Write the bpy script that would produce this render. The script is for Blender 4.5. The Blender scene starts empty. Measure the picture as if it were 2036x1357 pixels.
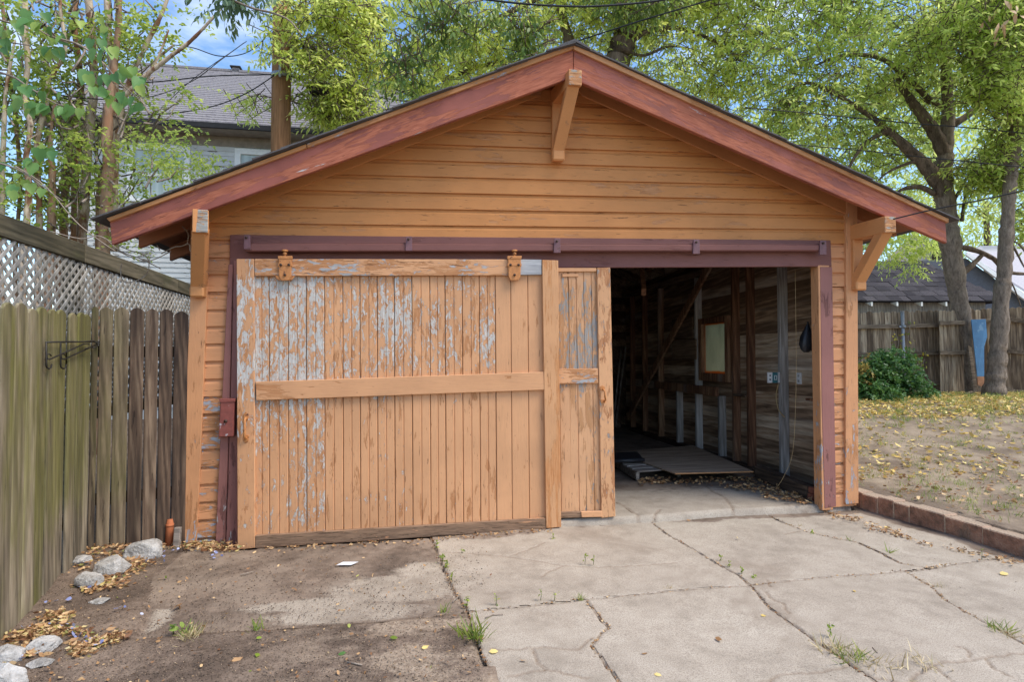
import bpy, bmesh, math, random
import numpy as np
from mathutils import Vector, Matrix, noise as mnoise
random.seed(7); RNG = np.random.default_rng(7)
SC = bpy.context.scene
COL = SC.collection
# ------------------------------------------------------------------ camera
FPX = 1150.0                         # focal length in pixels of the 2036 px wide photograph
YAW = math.radians(9.26); PITCH = math.atan((710 - 678.5) / FPX)
CAM = np.array([0.0, -4.955, 1.46])
_r = np.array([math.cos(YAW), -math.sin(YAW), 0.0]); _f = np.array([math.sin(YAW), math.cos(YAW), 0.0]); _z = np.array([0, 0, 1.0])
_fw = _f * math.cos(PITCH) + _z * math.sin(PITCH); _up = -_f * math.sin(PITCH) + _z * math.cos(PITCH)
cd = bpy.data.cameras.new('camera'); cam = bpy.data.objects.new('camera', cd); COL.objects.link(cam)
cd.sensor_width = 36; cd.lens = 36 * FPX / 2036; cd.clip_end = 500; cd.clip_start = 0.05
cam.location = CAM; cam.rotation_euler = (math.pi / 2 + PITCH, 0, -YAW)
SC.camera = cam
# ------------------------------------------------------------------ light
SUN_EL, SUN_AZ = math.radians(56), math.radians(122)       # azimuth clockwise from +Y: the sun stands behind the camera to the right, veiled by thin cloud
w = bpy.data.worlds.new('World'); SC.world = w; w.use_nodes = True
nt = w.node_tree; nt.nodes.clear()
sky = nt.nodes.new('ShaderNodeTexSky'); sky.sky_type = 'NISHITA'; sky.sun_disc = False
sky.sun_elevation = SUN_EL; sky.sun_rotation = SUN_AZ; sky.air_density = 1.0; sky.dust_density = .6; sky.ozone_density = 1.0
tc = nt.nodes.new('ShaderNodeTexCoord'); cn = nt.nodes.new('ShaderNodeTexNoise'); cn.inputs['Scale'].default_value = 2.2
cn.inputs['Detail'].default_value = 7; cn.inputs['Roughness'].default_value = .6; cn.inputs['Distortion'].default_value = .4
cm = nt.nodes.new('ShaderNodeMapping'); cm.inputs['Scale'].default_value = (1, 1, 2.2); cm.inputs['Location'].default_value = (7.3, 2.9, 0.4)
cr = nt.nodes.new('ShaderNodeMapRange'); cr.inputs['From Min'].default_value = .50; cr.inputs['From Max'].default_value = .82
cr.inputs['To Min'].default_value = .0; cr.inputs['To Max'].default_value = .7
mx = nt.nodes.new('ShaderNodeMix'); mx.data_type = 'RGBA'; mx.inputs[7].default_value = (9.5, 9.3, 9.0, 1)
bg = nt.nodes.new('ShaderNodeBackground'); bg.inputs['Strength'].default_value = .1
wo = nt.nodes.new('ShaderNodeOutputWorld')
L = nt.links.new
L(tc.outputs['Generated'], cm.inputs['Vector']); L(cm.outputs['Vector'], cn.inputs['Vector']); L(cn.outputs['Fac'], cr.inputs['Value'])
hs_ = nt.nodes.new('ShaderNodeHueSaturation'); hs_.inputs['Saturation'].default_value = 1.15; L(sky.outputs[0], hs_.inputs['Color'])
L(cr.outputs['Result'], mx.inputs[0]); L(hs_.outputs[0], mx.inputs[6]); L(mx.outputs[2], bg.inputs['Color']); L(bg.outputs[0], wo.inputs[0])
sd = bpy.data.lights.new('sun', 'SUN'); sd.energy = 1.5; sd.angle = math.radians(30); sd.color = (1, .91, .77)
sun = bpy.data.objects.new('sun', sd); COL.objects.link(sun)
_sv = Vector((math.sin(SUN_AZ) * math.cos(SUN_EL), math.cos(SUN_AZ) * math.cos(SUN_EL), math.sin(SUN_EL)))
sun.rotation_euler = _sv.to_track_quat('Z', 'Y').to_euler()
SC.view_settings.view_transform = 'Standard'; SC.view_settings.look = 'None'
SC.view_settings.exposure = 1.5; SC.view_settings.gamma = 1
SC.render.engine = 'CYCLES'
SC.cycles.use_denoising = True
SC.cycles.max_bounces = 8; SC.cycles.diffuse_bounces = 4; SC.cycles.transparent_max_bounces = 8; SC.cycles.transmission_bounces = 4
# ------------------------------------------------------------------ helpers
def ray(px, py): return _fw * FPX + _r * (px - 1018) + _up * (678.5 - py)
def _at(px, py, ax, v):
    d = ray(px, py); return CAM + d * ((v - CAM[ax]) / d[ax])
def PY(px, py, y=0.0): return _at(px, py, 1, y)          # where the sight line meets the plane y
def PZ(px, py, z=0.0): return _at(px, py, 2, z)
def PX(px, py, x): return _at(px, py, 0, x)
def PD(px, py, d): return CAM + ray(px, py) / FPX * d      # at depth d
def tag(o, label=None, cat=None, group=None, kind=None):
    if label: o['label'] = label
    if cat: o['category'] = cat
    if group: o['group'] = group
    if kind: o['kind'] = kind
    return o
def empty(name, loc=(0, 0, 0), parent=None):
    o = bpy.data.objects.new(name, None); COL.objects.link(o); o.empty_display_size = .1
    o.location = loc
    if parent: put(o, parent, keep=True)
    return o
def wloc(o):
    p = np.array(o.location)
    return p if o.parent is None else p + wloc(o.parent)
def put(o, parent, keep=False):
    o.parent = parent
    o.location = Vector(np.array(o.location) - wloc(parent))
def thing(name, label, cat, loc=(0, 0, 0), group=None, kind=None):
    return tag(empty(name, loc), label, cat, group, kind)
def mk(name, V, F, mat, parent=None, smooth=False, origin=None):
    """mesh in world coordinates; origin becomes the object's location"""
    V = np.asarray(V, float)
    if origin is None: origin = np.array([(V[:, 0].min() + V[:, 0].max()) / 2, (V[:, 1].min() + V[:, 1].max()) / 2, V[:, 2].min()])
    origin = np.asarray(origin, float)
    me = bpy.data.meshes.new(name); me.from_pydata((V - origin).tolist(), [], F)
    if mat: me.materials.append(mat)
    if smooth: me.polygons.foreach_set('use_smooth', [True] * len(me.polygons))
    me.update()
    o = bpy.data.objects.new(name, me); COL.objects.link(o); o.location = origin
    if parent: put(o, parent)
    return o
def bevel_mesh(me, off):
    bm = bmesh.new(); bm.from_mesh(me)
    bmesh.ops.recalc_face_normals(bm, faces=bm.faces)
    if off > 0: bmesh.ops.bevel(bm, geom=[e for e in bm.edges if e.calc_face_angle(0) > .3], offset=off, segments=1, affect='EDGES', clamp_overlap=True)
    bm.to_mesh(me); bm.free()
BOXF = [(0, 1, 3, 2), (4, 6, 7, 5), (0, 4, 5, 1), (2, 3, 7, 6), (0, 2, 6, 4), (1, 5, 7, 3)]
def bar(name, p0, p1, wd, ht, mat, parent=None, upv=(0, 0, 1), bev=.004, taper=1.0):
    """square timber from p0 to p1; wd sideways, ht along upv"""
    p0, p1 = np.asarray(p0, float), np.asarray(p1, float); a = p1 - p0; a /= np.linalg.norm(a)
    s = np.cross(a, upv); s /= np.linalg.norm(s); u = np.cross(s, a)
    V = []
    for p, k in ((p0, 1), (p1, taper)):
        for i in (-1, 1):
            for j in (-1, 1): V.append(p + s * wd / 2 * i * k + u * ht / 2 * j * k)
    o = mk(name, V, BOXF, mat, parent); bevel_mesh(o.data, bev); return o
def box(name, lo, hi, mat, parent=None, bev=.004):
    V = [(x, y, z) for x in (lo[0], hi[0]) for y in (lo[1], hi[1]) for z in (lo[2], hi[2])]
    o = mk(name, V, BOXF, mat, parent); bevel_mesh(o.data, bev); return o
def prism(name, poly, ext, mat, parent=None, bev=.004):
    n = len(poly); P = [np.asarray(p, float) for p in poly]; ext = np.asarray(ext, float)
    V = P + [p + ext for p in P]
    F = [tuple(range(n)), tuple(range(2 * n - 1, n - 1, -1))] + [(i, i + n, (i + 1) % n + n, (i + 1) % n) for i in range(n)]
    o = mk(name, V, F, mat, parent); bevel_mesh(o.data, bev); return o
def fpr(name, pts, y, th, mat, parent=None, bev=.004):
    """flat board whose front outline stands on the plane y, thickness th going back"""
    return prism(name, [PY(px, py, y) for px, py in pts], (0, th, 0), mat, parent, bev)
def tubes(paths, sides=8):
    V, F = [], []
    for pts, rad in paths:
        P = [np.asarray(p, float) for p in pts]; n = len(P); b0 = len(V)
        ref = np.array([.3, .2, .93])
        for i in range(n):
            t = P[min(i + 1, n - 1)] - P[max(i - 1, 0)]; t = t / (np.linalg.norm(t) + 1e-9)
            if abs(t @ ref) > .95: ref2 = np.array([1., 0, 0])
            else: ref2 = ref
            s = np.cross(t, ref2); s /= np.linalg.norm(s); u = np.cross(s, t)
            r = rad[i] if hasattr(rad, '__len__') else rad
            for k in range(sides):
                an = 2 * math.pi * k / sides; V.append(P[i] + (s * math.cos(an) + u * math.sin(an)) * r)
        for i in range(n - 1):
            for k in range(sides):
                k2 = (k + 1) % sides; F.append((b0 + i * sides + k, b0 + i * sides + k2, b0 + (i + 1) * sides + k2, b0 + (i + 1) * sides + k))
        F.append(tuple(b0 + k for k in range(sides))[::-1]); F.append(tuple(b0 + (n - 1) * sides + k for k in range(sides)))
    return V, F
def tube(name, pts, rad, mat, parent=None, sides=8, smooth=True):
    V, F = tubes([(pts, rad)], sides); return mk(name, V, F, mat, parent, smooth, origin=np.asarray(pts[0], float))
def smoothpath(pts, rad, n=6, wob=0.0, seed=0):
    """Catmull-Rom through pts, radii interpolated, little wobble"""
    P = [np.asarray(p, float) for p in pts]; R = list(rad); out, ro = [], []
    rr = random.Random(seed)
    for i in range(len(P) - 1):
        a, b, c, d = P[max(i - 1, 0)], P[i], P[i + 1], P[min(i + 2, len(P) - 1)]
        for k in range(n):
            t = k / n
            q = .5 * ((2 * b) + (-a + c) * t + (2 * a - 5 * b + 4 * c - d) * t * t + (-a + 3 * b - 3 * c + d) * t ** 3)
            r = R[i] * (1 - t) + R[i + 1] * t
            if wob: q = q + np.array([rr.uniform(-1, 1), rr.uniform(-1, 1), 0]) * wob * r
            out.append(q); ro.append(r * (1 + (rr.uniform(-.1, .1) if wob else 0)))
    out.append(P[-1]); ro.append(R[-1]); return out, ro
def lin(c): return tuple(((x / 255 / 12.92) if x / 255 <= .04045 else ((x / 255 + .055) / 1.055) ** 2.4) for x in c)
# ---- materials -----------------------------------------------------------
class M:
    def __init__(s, name):
        s.m = bpy.data.materials.new(name); s.m.use_nodes = True; s.t = s.m.node_tree; s.t.nodes.clear()
        s.o = s.t.nodes.new('ShaderNodeOutputMaterial'); s._pos = None; s._rnd = None
    def set(s, i, v):
        if isinstance(v, bpy.types.NodeSocket): s.t.links.new(v, i)
        elif isinstance(v, (tuple, list)):
            n = len(i.default_value); v = tuple(v)
            i.default_value = v if len(v) == n else (v + (1,))[:n]
        else:
            try: i.default_value = v
            except TypeError: i.default_value = (v,) * len(i.default_value)
    def n(s, typ, ins=None, out=0, **kw):
        nd = s.t.nodes.new('ShaderNode' + typ)
        for k, v in kw.items(): setattr(nd, k, v)
        for k, v in (ins or {}).items(): s.set(nd.inputs[k], v)
        return nd.outputs[out]
    def pos(s):
        if s._pos is None: s._pos = s.n('NewGeometry', out='Position')
        return s._pos
    def rnd(s):
        if s._rnd is None: s._rnd = s.n('ObjectInfo', out='Random')
        return s._rnd
    def attr(s, name): return s.n('Attribute', out='Fac', attribute_name=name)
    def ma(s, op, a, b=0.0, c=0.0): return s.n('Math', {0: a, 1: b, 2: c}, operation=op)
    def vm(s, op, a, b): return s.n('VectorMath', {0: a, 1: b}, operation=op)
    def sep(s, v):
        nd = s.t.nodes.new('ShaderNodeSeparateXYZ'); s.set(nd.inputs[0], v); return nd.outputs
    def mp(s, v, sc=(1, 1, 1), rot=(0, 0, 0), loc=(0, 0, 0)): return s.n('Mapping', {'Vector': v, 'Scale': sc, 'Rotation': rot, 'Location': loc})
    def noise(s, v, scale, det=4, rough=.55, dist=0.0): return s.n('TexNoise', {'Vector': v, 'Scale': scale, 'Detail': det, 'Roughness': rough, 'Distortion': dist})
    def vor(s, v, scale, feature='F1', out='Distance'): return s.n('TexVoronoi', {'Vector': v, 'Scale': scale}, out=out, feature=feature)
    def st(s, v, a, b, lo=0.0, hi=1.0): return s.n('MapRange', {'Value': v, 'From Min': a, 'From Max': b, 'To Min': lo, 'To Max': hi}, interpolation_type='SMOOTHSTEP')
    def mix(s, f, a, b, bl='MIX'):
        nd = s.t.nodes.new('ShaderNodeMix'); nd.data_type = 'RGBA'; nd.blend_type = bl
        s.set(nd.inputs[0], f); s.set(nd.inputs[6], a); s.set(nd.inputs[7], b); return nd.outputs[2]
    def ramp(s, f, stops):
        nd = s.t.nodes.new('ShaderNodeValToRGB'); e = nd.color_ramp.elements
        while len(e) < len(stops): e.new(.5)
        for k, (p, c) in enumerate(stops): e[k].position = p; e[k].color = tuple(c) + (1,)
        s.set(nd.inputs[0], f); return nd.outputs[0]
    def bump(s, h, st=.5, d=.01, nrm=None):
        i = {'Height': h, 'Strength': st, 'Distance': d}
        if nrm is not None: i['Normal'] = nrm
        return s.n('Bump', i)
    def bs(s, col, rough=.7, nrm=None, metal=0.0, spec=.4, **kw):
        i = {'Base Color': col, 'Roughness': rough, 'Metallic': metal, 'Specular IOR Level': spec}
        if nrm is not None: i['Normal'] = nrm
        i.update(kw); return s.n('BsdfPrincipled', i)
    def done(s, sh): s.t.links.new(sh, s.o.inputs[0]); return s.m
AX = {'x': (.09, 1, 1), 'y': (1, .09, 1), 'z': (1, 1, .09)}
def grainvec(k, axis, rot=(0, 0, 0), stretch=1.0):
    """world position squeezed along the grain, shifted for every object"""
    sc = [v if v == 1 else v * stretch for v in AX[axis]]
    off = k.n('CombineXYZ', {0: k.ma('MULTIPLY', k.rnd(), 17.3), 1: k.ma('MULTIPLY', k.rnd(), 31.7), 2: k.ma('MULTIPLY', k.rnd(), 23.1)})
    p = k.pos()
    if any(rot): p = k.mp(p, rot=rot)
    return k.vm('ADD', k.mp(p, sc=tuple(sc)), off)
def painted(name, axis, paint, wood=((150, 100, 66), (190, 138, 98)), prim=(178, 182, 190), peel=.62, primth=.66, crack=.6, rot=(0, 0, 0), zmod=None, rough=.62, var=.08, relief=.5, xmod=None, stretch=3.6, pscale=17):
    """old paint: top coat, patches worn to the coat below, flakes gone down to pale primer, fine checks along the grain"""
    k = M(name); g = grainvec(k, axis, rot); gp_ = grainvec(k, axis, rot, stretch)
    fine = k.noise(g, 90, 5, .6); n1 = k.noise(grainvec(k, axis, rot, min(stretch, 2.2)), pscale * .8, 8, .68, .4); wide = k.noise(k.vm('ADD', k.pos(), (3.3, 7.1, 1.7)), 2.1, 4)
    n2 = k.ma('ADD', k.ma('MULTIPLY', k.noise(k.vm('ADD', gp_, (11.1, 5.2, 7.7)), pscale * 1.35, 9, .70, .6), .78), k.ma('MULTIPLY', k.noise(k.vm('ADD', g, (1.7, 8.2, 3.9)), 20, 4, .6), .25))
    wd = k.ma('MULTIPLY', k.ma('SUBTRACT', wide, .5), .38)
    t1 = k.ma('ADD', n1, wd); t2 = k.ma('ADD', n2, k.ma('MULTIPLY', wd, .8))
    if zmod is not None:                                   # wear concentrated in a band of height
        z = k.sep(k.pos())[2]; band = k.ma('MULTIPLY', k.st(z, zmod[0], zmod[1]), k.st(z, zmod[2], zmod[3], 1, 0))
        t2 = k.ma('ADD', t2, k.ma('MULTIPLY', k.ma('SUBTRACT', band, .5), zmod[4]))
        t1 = k.ma('ADD', t1, k.ma('MULTIPLY', k.ma('SUBTRACT', band, .5), zmod[4] * .5))
    if xmod is not None:
        x = k.sep(k.pos())[0]; t2 = k.ma('ADD', t2, k.ma('MULTIPLY', k.st(x, xmod[0], xmod[1]), xmod[2]))
    t2 = k.ma('ADD', t2, k.ma('MULTIPLY', k.ma('SUBTRACT', k.rnd(), .5), .10))
    pm = k.st(t1, peel - .008, peel + .014); qm = k.st(t2, primth - .008, primth + .010)
    qm = k.ma('MULTIPLY', qm, k.st(k.noise(gp_, pscale * 5, 4, .6), .36, .44))          # little islands of paint left inside a flake
    pc = k.mix(k.st(k.noise(k.pos(), 2.3, 4), .3, .7), tuple(v * (1 - var) for v in lin(paint)), tuple(min(1, v * (1 + var)) for v in lin(paint)))
    pc = k.mix(k.ma('MULTIPLY', k.rnd(), .14), pc, (lin(paint)[0] * .66, lin(paint)[1] * .62, lin(paint)[2] * .6))
    pc = k.mix(k.st(fine, .50, .78, 0, .4), pc, tuple(v * .70 for v in lin(paint)))
    wc = k.ramp(fine, [(.3, lin(wood[0])), (.7, lin(wood[1]))])
    qc = k.mix(k.st(fine, .35, .7), tuple(v * .70 for v in lin(prim)), lin(prim))
    rim = k.ma('MULTIPLY', k.st(t2, primth - .045, primth - .004), .65)                 # scuffed brown rim round the flakes
    col = k.mix(k.ma('MAXIMUM', pm, rim), pc, wc); col = k.mix(qm, col, qc)
    ck = k.noise(k.mp(g, sc=(2.2, 2.2, 2.2)), 26, 4, .7, .2); cm_ = k.ma('MULTIPLY', k.st(ck, crack, crack + .035), .75)
    col = k.mix(cm_, col, tuple(v * .4 for v in lin(wood[0])))
    sp = k.ma('MULTIPLY', k.st(k.vor(gp_, 26), .10, .05), k.st(k.noise(k.pos(), 9, 2), .5, .6)); col = k.mix(k.ma('MULTIPLY', sp, .7), col, tuple(v * .35 for v in lin(wood[0])))
    h = k.ma('ADD', k.ma('MULTIPLY', k.ma('MAXIMUM', pm, qm), -.8), k.ma('MULTIPLY', fine, .5))
    h = k.ma('SUBTRACT', h, cm_)
    h = k.ma('ADD', h, k.ma('MULTIPLY', rim, .5))                                       # lifted edge of the flakes
    return k.done(k.bs(col, k.ma('ADD', rough, k.ma('MULTIPLY', pm, .2)), k.bump(h, relief, .007), spec=.3))
def rawwood(name, axis, c0, c1, c2, rot=(0, 0, 0), relief=.6, algae=None, rough=.85, stain=None, knots=True, objvar=.35):
    k = M(name); g = grainvec(k, axis, rot)
    ring = k.noise(g, 5, 3, .5, 1.2); lines = k.n('TexWave', {'Vector': k.mp(g, sc=(1, 1, 1)), 'Scale': 9, 'Distortion': 9, 'Detail': 3, 'Detail Scale': 1.3}, wave_type='BANDS', bands_direction='DIAGONAL')
    fine = k.noise(g, 75, 5, .65)
    f = k.ma('ADD', k.ma('MULTIPLY', ring, .55), k.ma('ADD', k.ma('MULTIPLY', lines, .18), k.ma('MULTIPLY', fine, .35)))
    f = k.ma('ADD', f, k.ma('MULTIPLY', k.ma('SUBTRACT', k.rnd(), .5), objvar))
    col = k.ramp(f, [(.3, lin(c0)), (.55, lin(c1)), (.8, lin(c2))])
    if algae:
        z = k.sep(k.pos())[2]; big = k.noise(k.vm('ADD', k.mp(k.pos(), sc=(1, 1, .5)), (2.2, 1.9, .4)), 2.0, 4, .6); st_ = k.noise(g, 7, 5, .6)
        m_ = k.ma('ADD', k.ma('MULTIPLY', big, .9), k.ma('MULTIPLY', st_, .55))
        m_ = k.ma('ADD', m_, k.ma('MULTIPLY', k.st(z, algae[1], algae[2]), .22))
        m_ = k.ma('MULTIPLY', k.st(m_, algae[3], algae[3] + .3), .7)
        col = k.mix(m_, col, k.mix(fine, tuple(v * .75 for v in lin(algae[0])), tuple(v * 1.1 for v in lin(algae[0]))))
    if stain:
        z = k.sep(k.pos())[2]; big = k.noise(k.vm('ADD', k.mp(g, sc=(.6, .6, .6)), (5, 1, 2)), 3.0, 4, .6)
        col = k.mix(k.st(big, stain[1], stain[1] + .2, 0, .85), col, lin(stain[0]))
    strk = k.st(k.noise(k.vm('ADD', g, (9.1, 3.3, 2.2)), 22, 4, .6), .35, .68)
    col = k.mix(k.ma('MULTIPLY', k.ma('SUBTRACT', 1.0, strk), .45), col, tuple(v * .5 for v in lin(c0)))
    crk = k.st(k.noise(k.mp(g, sc=(1, 1, 1)), 38, 3, .7), .64, .7)
    col = k.mix(k.ma('MULTIPLY', crk, .6), col, tuple(v * .35 for v in lin(c0)))
    h = k.ma('SUBTRACT', k.ma('ADD', k.ma('MULTIPLY', fine, .6), k.ma('MULTIPLY', lines, .15)), crk)
    return k.done(k.bs(col, rough, k.bump(h, relief, .004), spec=.25))
def plain(name, c, rough=.6, var=.25, scale=30, metal=0.0, bump=.2, c2=None, th=.6, spec=.4):
    k = M(name); n = k.noise(k.pos(), scale, 6, .6); a = lin(c)
    col = k.mix(k.st(n, .3, .7), tuple(v * (1 - var) for v in a), tuple(min(1, v * (1 + var)) for v in a))
    if c2: col = k.mix(k.st(k.noise(k.vm('ADD', k.pos(), (4, 2, 9)), scale * .6, 8, .68), th - .02, th + .04), col, lin(c2))
    return k.done(k.bs(col, rough, k.bump(n, bump, .003), metal, spec))
def leafmat(name, c0, c1, c2, trans=.45, rough=.5):
    k = M(name); t = k.attr('tint'); col = k.ramp(t, [(0, lin(c0)), (.55, lin(c1)), (1, lin(c2))])
    d = k.bs(col, rough, spec=.5); tr = k.n('BsdfTranslucent', {'Color': k.mix(.5, col, tuple(min(.9, v * 1.25) for v in lin(c2)))})
    return k.done(k.n('MixShader', {0: trans, 1: d, 2: tr}))
def bark(name, c0, c1, scale=14, relief=.9, zs=.35, c2=None):
    k = M(name); v = k.mp(k.pos(), sc=(1, 1, zs)); n = k.noise(v, scale, 8, .65, .5); n3 = k.noise(k.vm('ADD', v, (5, 5, 5)), scale * 3.4, 6, .65)
    f = k.ma('ADD', k.ma('MULTIPLY', n, .6), k.ma('MULTIPLY', n3, .4))
    col = k.ramp(f, [(.36, lin(c0)), (.64, lin(c1))])
    if c2: col = k.mix(k.st(k.noise(k.mp(k.pos(), sc=(1, 1, .4)), 7, 5, .6), .48, .6), col, lin(c2))
    return k.done(k.bs(col, .9, k.bump(f, relief, .02), spec=.2))
# ------------------------------------------------------------------ materials
OR_DOOR = (206, 154, 112); OR_WALL = (196, 133, 78)
WD = ((166, 112, 72), (194, 142, 100))
m_plank = painted('door_plank_paint', 'z', OR_DOOR, WD, prim=(206, 202, 195), peel=.575, primth=.58, stretch=4.2, pscale=24, zmod=(.9, 1.3, 2.06, 2.16, .09), xmod=(.45, .8, -.02), crack=.66)
m_plank2 = painted('rear_door_plank_paint', 'z', (204, 156, 116), ((168, 122, 84), (194, 146, 104)), peel=.53, primth=.60, zmod=(1.0, 1.3, 2.0, 2.2, .10), prim=(160, 154, 148), crack=.62)
m_railx = painted('door_rail_paint', 'x', OR_DOOR, WD, peel=.64, primth=.78, crack=.68)
m_railtop = painted('door_top_rail_paint', 'x', OR_DOOR, WD, peel=.50, primth=.54, crack=.60, prim=(178, 178, 178))
m_railbare = painted('door_bottom_rail_wood', 'x', (196, 146, 108), ((112, 88, 70), (158, 126, 100)), peel=.36, primth=.85, crack=.58)
m_railgrey = rawwood('bare_grey_rail_wood', 'x', (140, 140, 142), (182, 182, 184), (204, 204, 204), objvar=.05)
m_stile = painted('door_stile_paint', 'z', OR_DOOR, WD, peel=.58, primth=.60, crack=.66, prim=(206, 202, 196), zmod=(1.0, 1.4, 2.0, 2.15, .12))
m_stile_new = painted('door_new_stile_paint', 'z', (206, 154, 110), ((178, 118, 72), (204, 150, 104)), peel=.50, primth=.9, crack=.64, stretch=1.0)
m_side = painted('siding_paint', 'x', OR_WALL, ((164, 110, 70), (200, 146, 102)), peel=.61, primth=.80, crack=.635)
m_side_worn = painted('worn_siding_paint', 'x', (208, 148, 104), WD, peel=.58, primth=.64, crack=.64, zmod=(-.3, -.2, .9, 1.5, .10))
m_trimz = painted('corner_board_paint', 'z', (208, 150, 106), WD, peel=.58, primth=.66, crack=.66, zmod=(-.3, -.2, .8, 1.5, .12))
m_beam = painted('bracket_paint', 'y', (204, 142, 90), WD, peel=.66, primth=.74, crack=.68)
m_beamend = painted('bracket_end_paint', 'x', (204, 156, 110), WD, peel=.50, primth=.53, crack=.58, prim=(172, 168, 160))
PLW = ((96, 62, 58), (136, 92, 84))
m_purp = painted('plum_paint_across', 'x', (120, 78, 72), PLW, peel=.62, primth=.74, crack=.69, prim=(176, 170, 170))
m_purpz = painted('plum_paint_upright', 'z', (148, 100, 92), PLW, peel=.60, primth=.68, crack=.67, prim=(180, 176, 174), zmod=(-.3, -.2, .3, .8, .14))
RKW = ((144, 80, 60), (182, 112, 86))
m_rakeL = painted('rake_paint_left', 'x', (146, 84, 72), RKW, rot=(0, math.radians(24.3), 0), peel=.50, primth=.66, crack=.66, var=.2, prim=(196, 192, 190), stretch=1.0)
m_rakeR = painted('rake_paint_right', 'x', (150, 87, 73), RKW, rot=(0, -math.radians(20.3), 0), peel=.49, primth=.66, crack=.66, var=.2, prim=(196, 192, 190), stretch=1.0)
m_rtrimL = painted('rake_trim_paint_left', 'x', (188, 132, 84), WD, rot=(0, math.radians(24.3), 0), peel=.58, primth=.66, crack=.66)
m_rtrimR = painted('rake_trim_paint_right', 'x', (196, 142, 98), WD, rot=(0, -math.radians(20.3), 0), peel=.55, primth=.62, crack=.64)
m_deck = painted('soffit_paint', 'y', (142, 90, 62), peel=.74, primth=.9, crack=.72)
m_tail = painted('rafter_paint', 'x', (160, 104, 72), rot=(0, math.radians(24.3), 0), peel=.72, primth=.9, crack=.7)
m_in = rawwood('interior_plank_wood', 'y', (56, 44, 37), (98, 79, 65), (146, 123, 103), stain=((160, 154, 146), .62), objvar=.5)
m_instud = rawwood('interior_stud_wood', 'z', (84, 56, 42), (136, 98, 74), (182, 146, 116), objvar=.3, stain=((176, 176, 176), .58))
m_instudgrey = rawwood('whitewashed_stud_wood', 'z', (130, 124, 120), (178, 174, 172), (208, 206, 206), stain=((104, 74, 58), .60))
m_shingle = plain('roof_shingle_granules', (86, 84, 85), .95, .35, 180, bump=.5)
m_rust = plain('painted_rusty_iron', (186, 124, 72), .6, .15, 40, c2=(96, 60, 44), th=.60, bump=.4)
m_rustdark = plain('plum_painted_iron', (112, 78, 82), .5, .15, 40, c2=(92, 62, 54), th=.62, bump=.35)
m_redbox = plain('faded_red_paint', (132, 72, 64), .55, .14, 26, c2=(184, 182, 186), th=.60, bump=.35)
m_bolt = plain('dark_bolt_steel', (70, 52, 44), .5, .2, 40, metal=.3)
# ------------------------------------------------------------------ garage
T0 = (1.18, 0, 0)
gar = thing('garage', 'weathered orange wooden garage with gable roof and sliding doors', 'garage', T0)
fw_ = empty('front_wall', T0, gar)
zL0 = PY(405, 443)[2]; zR0 = PY(1665, 456.3)[2]; xL0, xR0 = PY(405, 443)[0], PY(1665, 456.3)[0]
SP = .1392
def lineZ(k, x): return (zL0 + (zR0 - zL0) * (x - xL0) / (xR0 - xL0)) + k * SP
def roofz(x): return RA[1] - (RA[0] - x) * SLL if x < RA[0] else RA[1] - (x - RA[0]) * SLR
OV = .36
_a = PY(1140, 97, -OV); _l = PY(218, 440, -OV); _rr = PY(1880, 440, -OV)
RA = (_a[0], _a[2]); SLL = (_a[2] - _l[2]) / (_a[0] - _l[0]); SLR = (_a[2] - _rr[2]) / (_rr[0] - _a[0]); XL, XR = _l[0], _rr[0]
def sidingboard(name, x0, x1, k, mat, parent, yb=0.0, topclip=None):
    """drop siding: flat face, cove along the top; x0/x1 may differ at bottom and top"""
    prof = [(0.018, .002), (-.008, .0), (-.004, .100), (.003, .110), (.010, .120), (.013, SP + .004), (.018, SP + .004)]
    V = []; n = len(prof); jz, jy = random.uniform(-.003, .003), random.uniform(-.002, .002); tl = random.uniform(-.0007, .0007)
    for e, xs in enumerate((x0, x1)):
        for (y, dz) in prof:
            x = xs[0] + (xs[1] - xs[0]) * dz / SP
            V.append((x, yb + y + (jy if y < .012 else 0), lineZ(k, x) + dz + jz + tl * x))
    F = [tuple(range(n)), tuple(range(2 * n - 1, n - 1, -1))] + [(i, i + n, (i + 1) % n + n, (i + 1) % n) for i in range(n)]
    return mk(name, V, F, mat, parent)
xcl = lambda z: -1.75 - (2.4 - z) * .028          # leaning left edge of the wall
for k in range(-1, 10):                            # boards of the gable, full width
    zb = lineZ(k, 1.2)
    xs = []
    for z_ in (lineZ(k, 0) + .0, lineZ(k, 0) + SP):
        xl = max(-1.72, RA[0] - (RA[1] - lineZ(k, -1.0) - (z_ - lineZ(k, 0)) + .02) / SLL)
        xr = min(4.15, RA[0] + (RA[1] - lineZ(k, 3.2) - (z_ - lineZ(k, 0)) + .02) / SLR)
        xs.append((xl, xr))
    sidingboard('siding_board', (xs[0][0], xs[1][0]), (xs[0][1], xs[1][1]), k, m_side, fw_)
for k in range(-2, -20, -1):                       # short boards left and right of the doorway
    if lineZ(k, -1.6) > -.12:
        z_ = lineZ(k, -1.6); sidingboard('siding_board', (xcl(z_) + .02, xcl(z_ + SP) + .02), (-1.40, -1.40), k, m_side_worn, fw_)
    if lineZ(k, 4.0) > -.06: sidingboard('siding_board', (3.80, 3.80), (4.10, 4.10), k, m_side_worn, fw_)
# corner boards
fpr('corner_board', [(379, 415), (414, 415), (411, 596), (399, 900), (390, 1086), (354, 1086), (364, 900), (378, 596)], -.025, .05, m_trimz, fw_)
fpr('corner_board', [(1683, 400), (1705, 408), (1707.5, 1002), (1681, 1004)], -.03, .055, m_trimz, fw_)
prism('corner_board', [(4.133, .03, .03), (4.165, .03, .03), (4.165, .03, 2.85), (4.133, .03, 2.85)], (0, .1, 0), m_trimz, fw_)
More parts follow.
